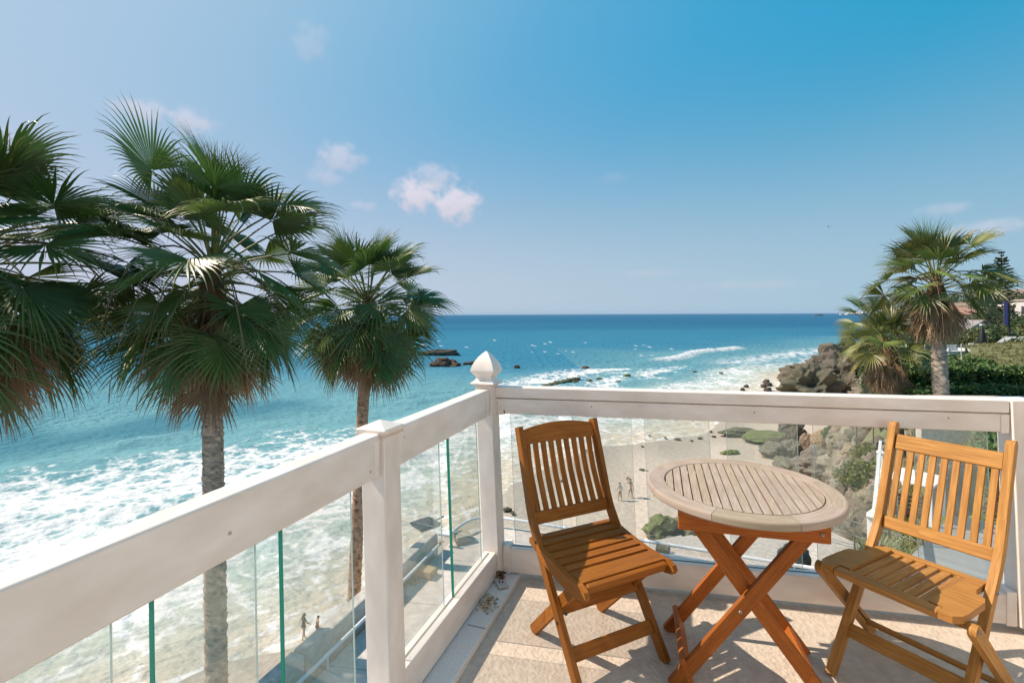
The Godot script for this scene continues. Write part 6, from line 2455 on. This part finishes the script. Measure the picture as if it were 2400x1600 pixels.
# a body from its bones: the distance to every tapered bone joined smoothly, then meshed as one surface
func body(bones: Array, cell: float, skin: Callable) -> ArrayMesh:
	var lo := Vector3.ONE * 1e9
	var hi := Vector3.ONE * -1e9
	for b in bones:
		for k in 2:
			var p: Vector3 = b[k]
			var r: float = b[2 + k] + cell * 2.0
			lo = lo.min(p - Vector3.ONE * r)
			hi = hi.max(p + Vector3.ONE * r)
	var nx := int((hi.x - lo.x) / cell) + 2
	var ny := int((hi.y - lo.y) / cell) + 2
	var nz := int((hi.z - lo.z) / cell) + 2
	var f := PackedFloat32Array()
	f.resize(nx * ny * nz)
	f.fill(1.0)
	var kk := 0.03
	for b in bones:
		var a: Vector3 = b[0]
		var e: Vector3 = b[1]
		var ra: float = b[2]
		var rb: float = b[3]
		var m := maxf(ra, rb) + 0.07
		var l := a.min(e) - Vector3.ONE * m
		var h := a.max(e) + Vector3.ONE * m
		var ab := e - a
		var l2 := maxf(ab.length_squared(), 1e-9)
		for k in range(maxi(0, int((l.z - lo.z) / cell)), mini(nz, int((h.z - lo.z) / cell) + 2)):
			for j in range(maxi(0, int((l.y - lo.y) / cell)), mini(ny, int((h.y - lo.y) / cell) + 2)):
				for i in range(maxi(0, int((l.x - lo.x) / cell)), mini(nx, int((h.x - lo.x) / cell) + 2)):
					var p := lo + Vector3(i, j, k) * cell
					var t := clampf((p - a).dot(ab) / l2, 0.0, 1.0)
					var d := p.distance_to(a + ab * t) - lerpf(ra, rb, t)
					var o := (k * ny + j) * nx + i
					var g := f[o]
					var hh := maxf(kk - absf(d - g), 0.0) / kk
					f[o] = minf(d, g) - hh * hh * kk * 0.25
	var mb := MB.new()
	var at := PackedInt32Array()
	at.resize(nx * ny * nz)
	at.fill(-1)
	for k in nz - 1:
		for j in ny - 1:
			for i in nx - 1:
				var o := (k * ny + j) * nx + i
				var s := Vector3.ZERO
				var c := 0
				var ids := [o, o + 1, o + nx, o + nx + 1, o + nx * ny, o + nx * ny + 1, o + nx * ny + nx, o + nx * ny + nx + 1]
				var mask := 0
				for q in 8:
					if f[ids[q]] < 0.0:
						mask += 1
				if mask == 0 or mask == 8:
					continue
				for e in [[0, 1], [2, 3], [4, 5], [6, 7], [0, 2], [1, 3], [4, 6], [5, 7], [0, 4], [1, 5], [2, 6], [3, 7]]:
					var u := f[ids[e[0]]]
					var v := f[ids[e[1]]]
					if (u < 0.0) != (v < 0.0):
						var t := u / (u - v)
						var p0 := Vector3(e[0] & 1, (e[0] >> 1) & 1, e[0] >> 2)
						var p1 := Vector3(e[1] & 1, (e[1] >> 1) & 1, e[1] >> 2)
						s += p0.lerp(p1, t)
						c += 1
				var p := lo + (Vector3(i, j, k) + s / c) * cell
				var n := Vector3(f[ids[1]] - f[ids[0]] + f[ids[7]] - f[ids[6]], f[ids[2]] - f[ids[0]] + f[ids[7]] - f[ids[5]], f[ids[4]] - f[ids[0]] + f[ids[7]] - f[ids[3]]).normalized()
				mb.col = skin.call(p)
				at[o] = mb.vert(p, n)
	for k in range(1, nz - 1):
		for j in range(1, ny - 1):
			for i in range(1, nx - 1):
				var o := (k * ny + j) * nx + i
				for ax in [[1, nx, nx * ny], [nx, nx * ny, 1], [nx * ny, 1, nx]]:
					if (f[o] < 0.0) != (f[o + ax[0]] < 0.0):
						var q0 := at[o]
						var q1 := at[o - ax[1]]
						var q2 := at[o - ax[1] - ax[2]]
						var q3 := at[o - ax[2]]
						if q0 >= 0 and q1 >= 0 and q2 >= 0 and q3 >= 0:
							mb.quad(q0, q1, q2, q3)
	return mb.mesh()


# h: height; step: stride; arm_l / arm_r: [elbow, hand] from the shoulder in shares of the height
func person(label: String, at: Vector3, turn: float, h: float, pose: Dictionary, skin: Color, hair: Color, suit: Color, low: float, high: float, group := "", hair_len := 0.0) -> Node3D:
	var o := thing("person", label, "person", at, turn, group)
	var bones := []
	var st: float = pose.get("stride", 0.0)
	var lean: float = pose.get("lean", 0.0)
	var hip := Vector3(0, 0.515, 0) * h
	var chest := Vector3(0, 0.72, lean * 0.5) * h
	var neck := Vector3(0, 0.83, lean * 0.8) * h
	var head := Vector3(0, 0.925, lean + 0.012) * h
	var wide: float = pose.get("wide", 1.0)
	bones.append([hip + Vector3(-0.03, 0, 0) * h, hip + Vector3(0.03, 0, 0) * h, 0.068 * h * wide, 0.068 * h * wide])
	bones.append([hip, chest, 0.062 * h * wide, 0.066 * h * wide])
	bones.append([chest + Vector3(-0.055, 0.06, 0) * h, chest + Vector3(0.055, 0.06, 0) * h, 0.05 * h * wide, 0.05 * h * wide])
	bones.append([neck, head, 0.03 * h, 0.034 * h])
	bones.append([head + Vector3(0, 0.016, -0.004) * h, head + Vector3(0, -0.026, 0.012) * h, 0.054 * h, 0.042 * h])
	bones.append([head + Vector3(0, -0.004, 0.05) * h, head + Vector3(0, -0.012, 0.058) * h, 0.008 * h, 0.009 * h])
	for s in [-1.0, 1.0]:
		bones.append([head + Vector3(s * 0.05, -0.004, 0) * h, head + Vector3(s * 0.054, -0.014, 0) * h, 0.008 * h, 0.006 * h])
		var hp: Vector3 = hip + Vector3(s * 0.05, -0.015, 0) * h
		var f: float = st * s
		var knee := Vector3(s * 0.052 * h, 0.285 * h, f * 0.5 * h + absf(st) * 0.12 * h)
		var ank := Vector3(s * 0.050 * h, (0.04 + maxf(-f, 0.0) * 0.25) * h, f * h)
		bones.append([hp, knee, 0.056 * h, 0.034 * h])
		bones.append([knee, ank, 0.034 * h, 0.020 * h])
		bones.append([ank + Vector3(0, -0.018, -0.012) * h, ank + Vector3(s * 0.008, -0.026, 0.085) * h, 0.018 * h, 0.013 * h])
		var arm: Array = pose.get("arm_l" if s < 0 else "arm_r", [Vector3(s * 0.03, -0.17, 0.0), Vector3(s * 0.04, -0.32, 0.03)])
		var sh: Vector3 = chest + Vector3(s * 0.10, 0.072, 0) * h
		var el: Vector3 = sh + arm[0] * h
		var ha: Vector3 = sh + arm[1] * h
		bones.append([sh, el, 0.030 * h, 0.023 * h])
		bones.append([el, ha, 0.023 * h, 0.016 * h])
		var d := (ha - el).normalized()
		bones.append([ha, ha + d * 0.035 * h, 0.017 * h, 0.015 * h])
	var paint := func(p: Vector3) -> Color:
		var y: float = p.y / h
		if y > low and y < high and absf(p.x) < 0.125 * h * wide:
			return suit
		return skin
	var cell := h / 58.0
	var m := part(o, "body", body(bones, cell, paint), M.skin)
	# hands: four fingers and a thumb
	var hb := MB.new()
	hb.col = skin
	for s in [-1.0, 1.0]:
		var arm: Array = pose.get("arm_l" if s < 0 else "arm_r", [Vector3(s * 0.03, -0.17, 0.0), Vector3(s * 0.04, -0.32, 0.03)])
		var sh: Vector3 = chest + Vector3(s * 0.10, 0.072, 0) * h
		var d: Vector3 = (arm[1] - arm[0]).normalized()
		var ha: Vector3 = sh + arm[1] * h + d * 0.035 * h
		var side := d.cross(Vector3(s, 0.2, 0)).normalized()
		for k in 4:
			var q: Vector3 = ha + side * (k - 1.5) * 0.0095 * h
			var len := [0.040, 0.046, 0.044, 0.034][k] * h as float
			hb.tube(PackedVector3Array([q, q + d * len * 0.5, q + d * len * 0.9 - Vector3(s, 0, 0) * 0.010 * h]), PackedFloat32Array([0.0052 * h, 0.005 * h, 0.004 * h]), 5)
		var th: Vector3 = ha - d * 0.025 * h - side * 0.016 * h
		hb.tube(PackedVector3Array([th, th + (d * 0.6 - side).normalized() * 0.03 * h, th + (d * 1.2 - side).normalized() * 0.045 * h]), PackedFloat32Array([0.006 * h, 0.0055 * h, 0.0045 * h]), 5)
	part(m, "fingers", hb.mesh(), M.skin).set_meta("kind", "stuff")
	var hm := MB.new()
	hm.col = hair
	var rows := []
	for i in 9:
		var th := lerpf(0.0, 1.9, i / 8.0)
		var row := PackedVector3Array()
		for j in 14:
			var ph := TAU * j / 14
			var r := 0.059 * h
			var front := maxf(0.0, sin(ph))
			var t2 := th * (1.0 - 0.42 * front)
			row.append(head + Vector3(0, 0.012, -0.006) * h + Vector3(sin(t2) * cos(ph), cos(t2), sin(t2) * sin(ph)) * r)
		rows.append(row)
	hm.sheet(rows, true, 0.1, 0.1, true)
	if hair_len > 0.0:
		hm.tube(PackedVector3Array([head + Vector3(0, 0.02, -0.03) * h, head + Vector3(0, -0.05, -0.055) * h, head + Vector3(0, -0.05 - hair_len, -0.06) * h]), PackedFloat32Array([0.045 * h, 0.05 * h, 0.025 * h]), 8)
	part(o, "hair", hm.mesh(), M.skin)
	return o


func build_people() -> void:
	var tan := Color(0.47, 0.28, 0.185)
	var pale := Color(0.60, 0.40, 0.29)
	var dark := Color(0.06, 0.035, 0.025)
	person("person in a white swimsuit walking on the sand with arms folded, left of the pair", Vector3(8.95, -14.30, -40.3), 0.35, 1.62, {"stride": 0.08, "arm_l": [Vector3(-0.05, -0.16, 0.0), Vector3(0.06, -0.17, 0.11)], "arm_r": [Vector3(0.05, -0.16, 0.0), Vector3(-0.06, -0.15, 0.11)]}, pale, Color(0.16, 0.09, 0.05), Color(0.75, 0.73, 0.74), 0.58, 0.80)
	var w := person("person in a light bikini walking on the sand, one arm raised to a straw hat", Vector3(9.98, -14.28, -40.9), 0.5, 1.72, {"stride": 0.10, "arm_l": [Vector3(-0.10, 0.06, 0.02), Vector3(-0.04, 0.20, 0.02)], "arm_r": [Vector3(0.05, -0.16, -0.02), Vector3(0.07, -0.31, 0.05)]}, Color(0.62, 0.42, 0.28), Color(0.20, 0.12, 0.06), Color(0.70, 0.66, 0.55), 0.47, 0.54)
	var hat := MB.new()
	hat.col = Color(0.30, 0.25, 0.16)
	var rows := []
	for e in [[0.21, 0.0], [0.11, 0.03], [0.10, 0.10], [0.06, 0.13], [0.0, 0.135]]:
		var row := PackedVector3Array()
		for k in 16:
			row.append(Vector3(cos(TAU * k / 16) * e[0], e[1], sin(TAU * k / 16) * e[0]))
		rows.append(row)
	hat.sheet(rows, true, 0.1, 0.1, true)
	var ho := one("straw_hat", hat.mesh(), M.bark, "brown straw hat held above the walking person's head", "hat", Vector3(9.75, -12.55, -40.85))
	ho.rotation.z = 0.5
	person("taller of two waders, with long dark hair and a dark swimsuit", Vector3(-10.35, -14.58, -23.75), 2.6, 1.30, {"stride": 0.09, "lean": 0.03, "arm_l": [Vector3(-0.06, -0.14, 0.04), Vector3(-0.06, -0.22, 0.14)], "arm_r": [Vector3(0.09, -0.13, 0.0), Vector3(0.17, -0.23, 0.02)]}, tan, dark, Color(0.045, 0.022, 0.03), 0.50, 0.84, "", 0.16)
	person("small person with dark hair wading beside the taller one, partly behind the parapet", Vector3(-9.75, -14.6, -23.9), 2.3, 1.10, {"stride": 0.05, "lean": 0.05}, tan, dark, Color(0.22, 0.10, 0.09), 0.50, 0.62)
	person("distant person in dark shorts standing on the rocky point", Vector3(70.0, -12.6, -112.5), 0.6, 1.75, {}, Color(0.35, 0.22, 0.15), dark, Color(0.04, 0.045, 0.09), 0.42, 0.62)
	person("distant person in a red top sitting among the rocks at the point's tip", Vector3(78.0, -10.4, -117.0), 0.2, 1.7, {}, tan, Color(0.55, 0.03, 0.04), Color(0.55, 0.03, 0.04), 0.5, 0.86)


func build_small_things() -> void:
	# a gull gliding over the sea
	var g := thing("seagull", "grey-white gull gliding with outstretched wings in the right half of the sky", "bird", Vector3(98.7, 28.1, -150), 0.3)
	var b := MB.new()
	b.col = Color(0.5, 0.5, 0.5)
	blob(b, Vector3.ZERO, Vector3(0.14, 0.13, 0.42), 700, 0.05)
	part(g, "body", b.mesh(), M.white)
	for s in [-1.0, 1.0]:
		var w := MB.new()
		w.col = Color(0.34, 0.35, 0.37)
		var rows := []
		for e in [[0.08, 0.05, 0.20], [0.55, 0.26, 0.19], [1.0, 0.24, 0.13], [1.45, 0.08, 0.02]]:
			rows.append(PackedVector3Array([Vector3(s * e[0], e[1], 0.06 + e[0] * 0.12 - e[2]), Vector3(s * e[0], e[1] + 0.03, 0.06 + e[0] * 0.12), Vector3(s * e[0], e[1], 0.06 + e[0] * 0.12 + e[2])]))
		w.sheet(rows, false)
		part(g, "wing", w.mesh(), M.white)
	var t := MB.new()
	t.col = Color(0.6, 0.6, 0.6)
	t.slab(PackedVector2Array([Vector2(-0.05, 0), Vector2(0.05, 0), Vector2(0.14, 0.3), Vector2(-0.14, 0.3)]), Transform3D(Basis(Vector3.RIGHT, Vector3(0, 0, 1), Vector3.UP), Vector3(0, 0, 0.34)), 0.02)
	part(g, "tail", t.mesh(), M.white)
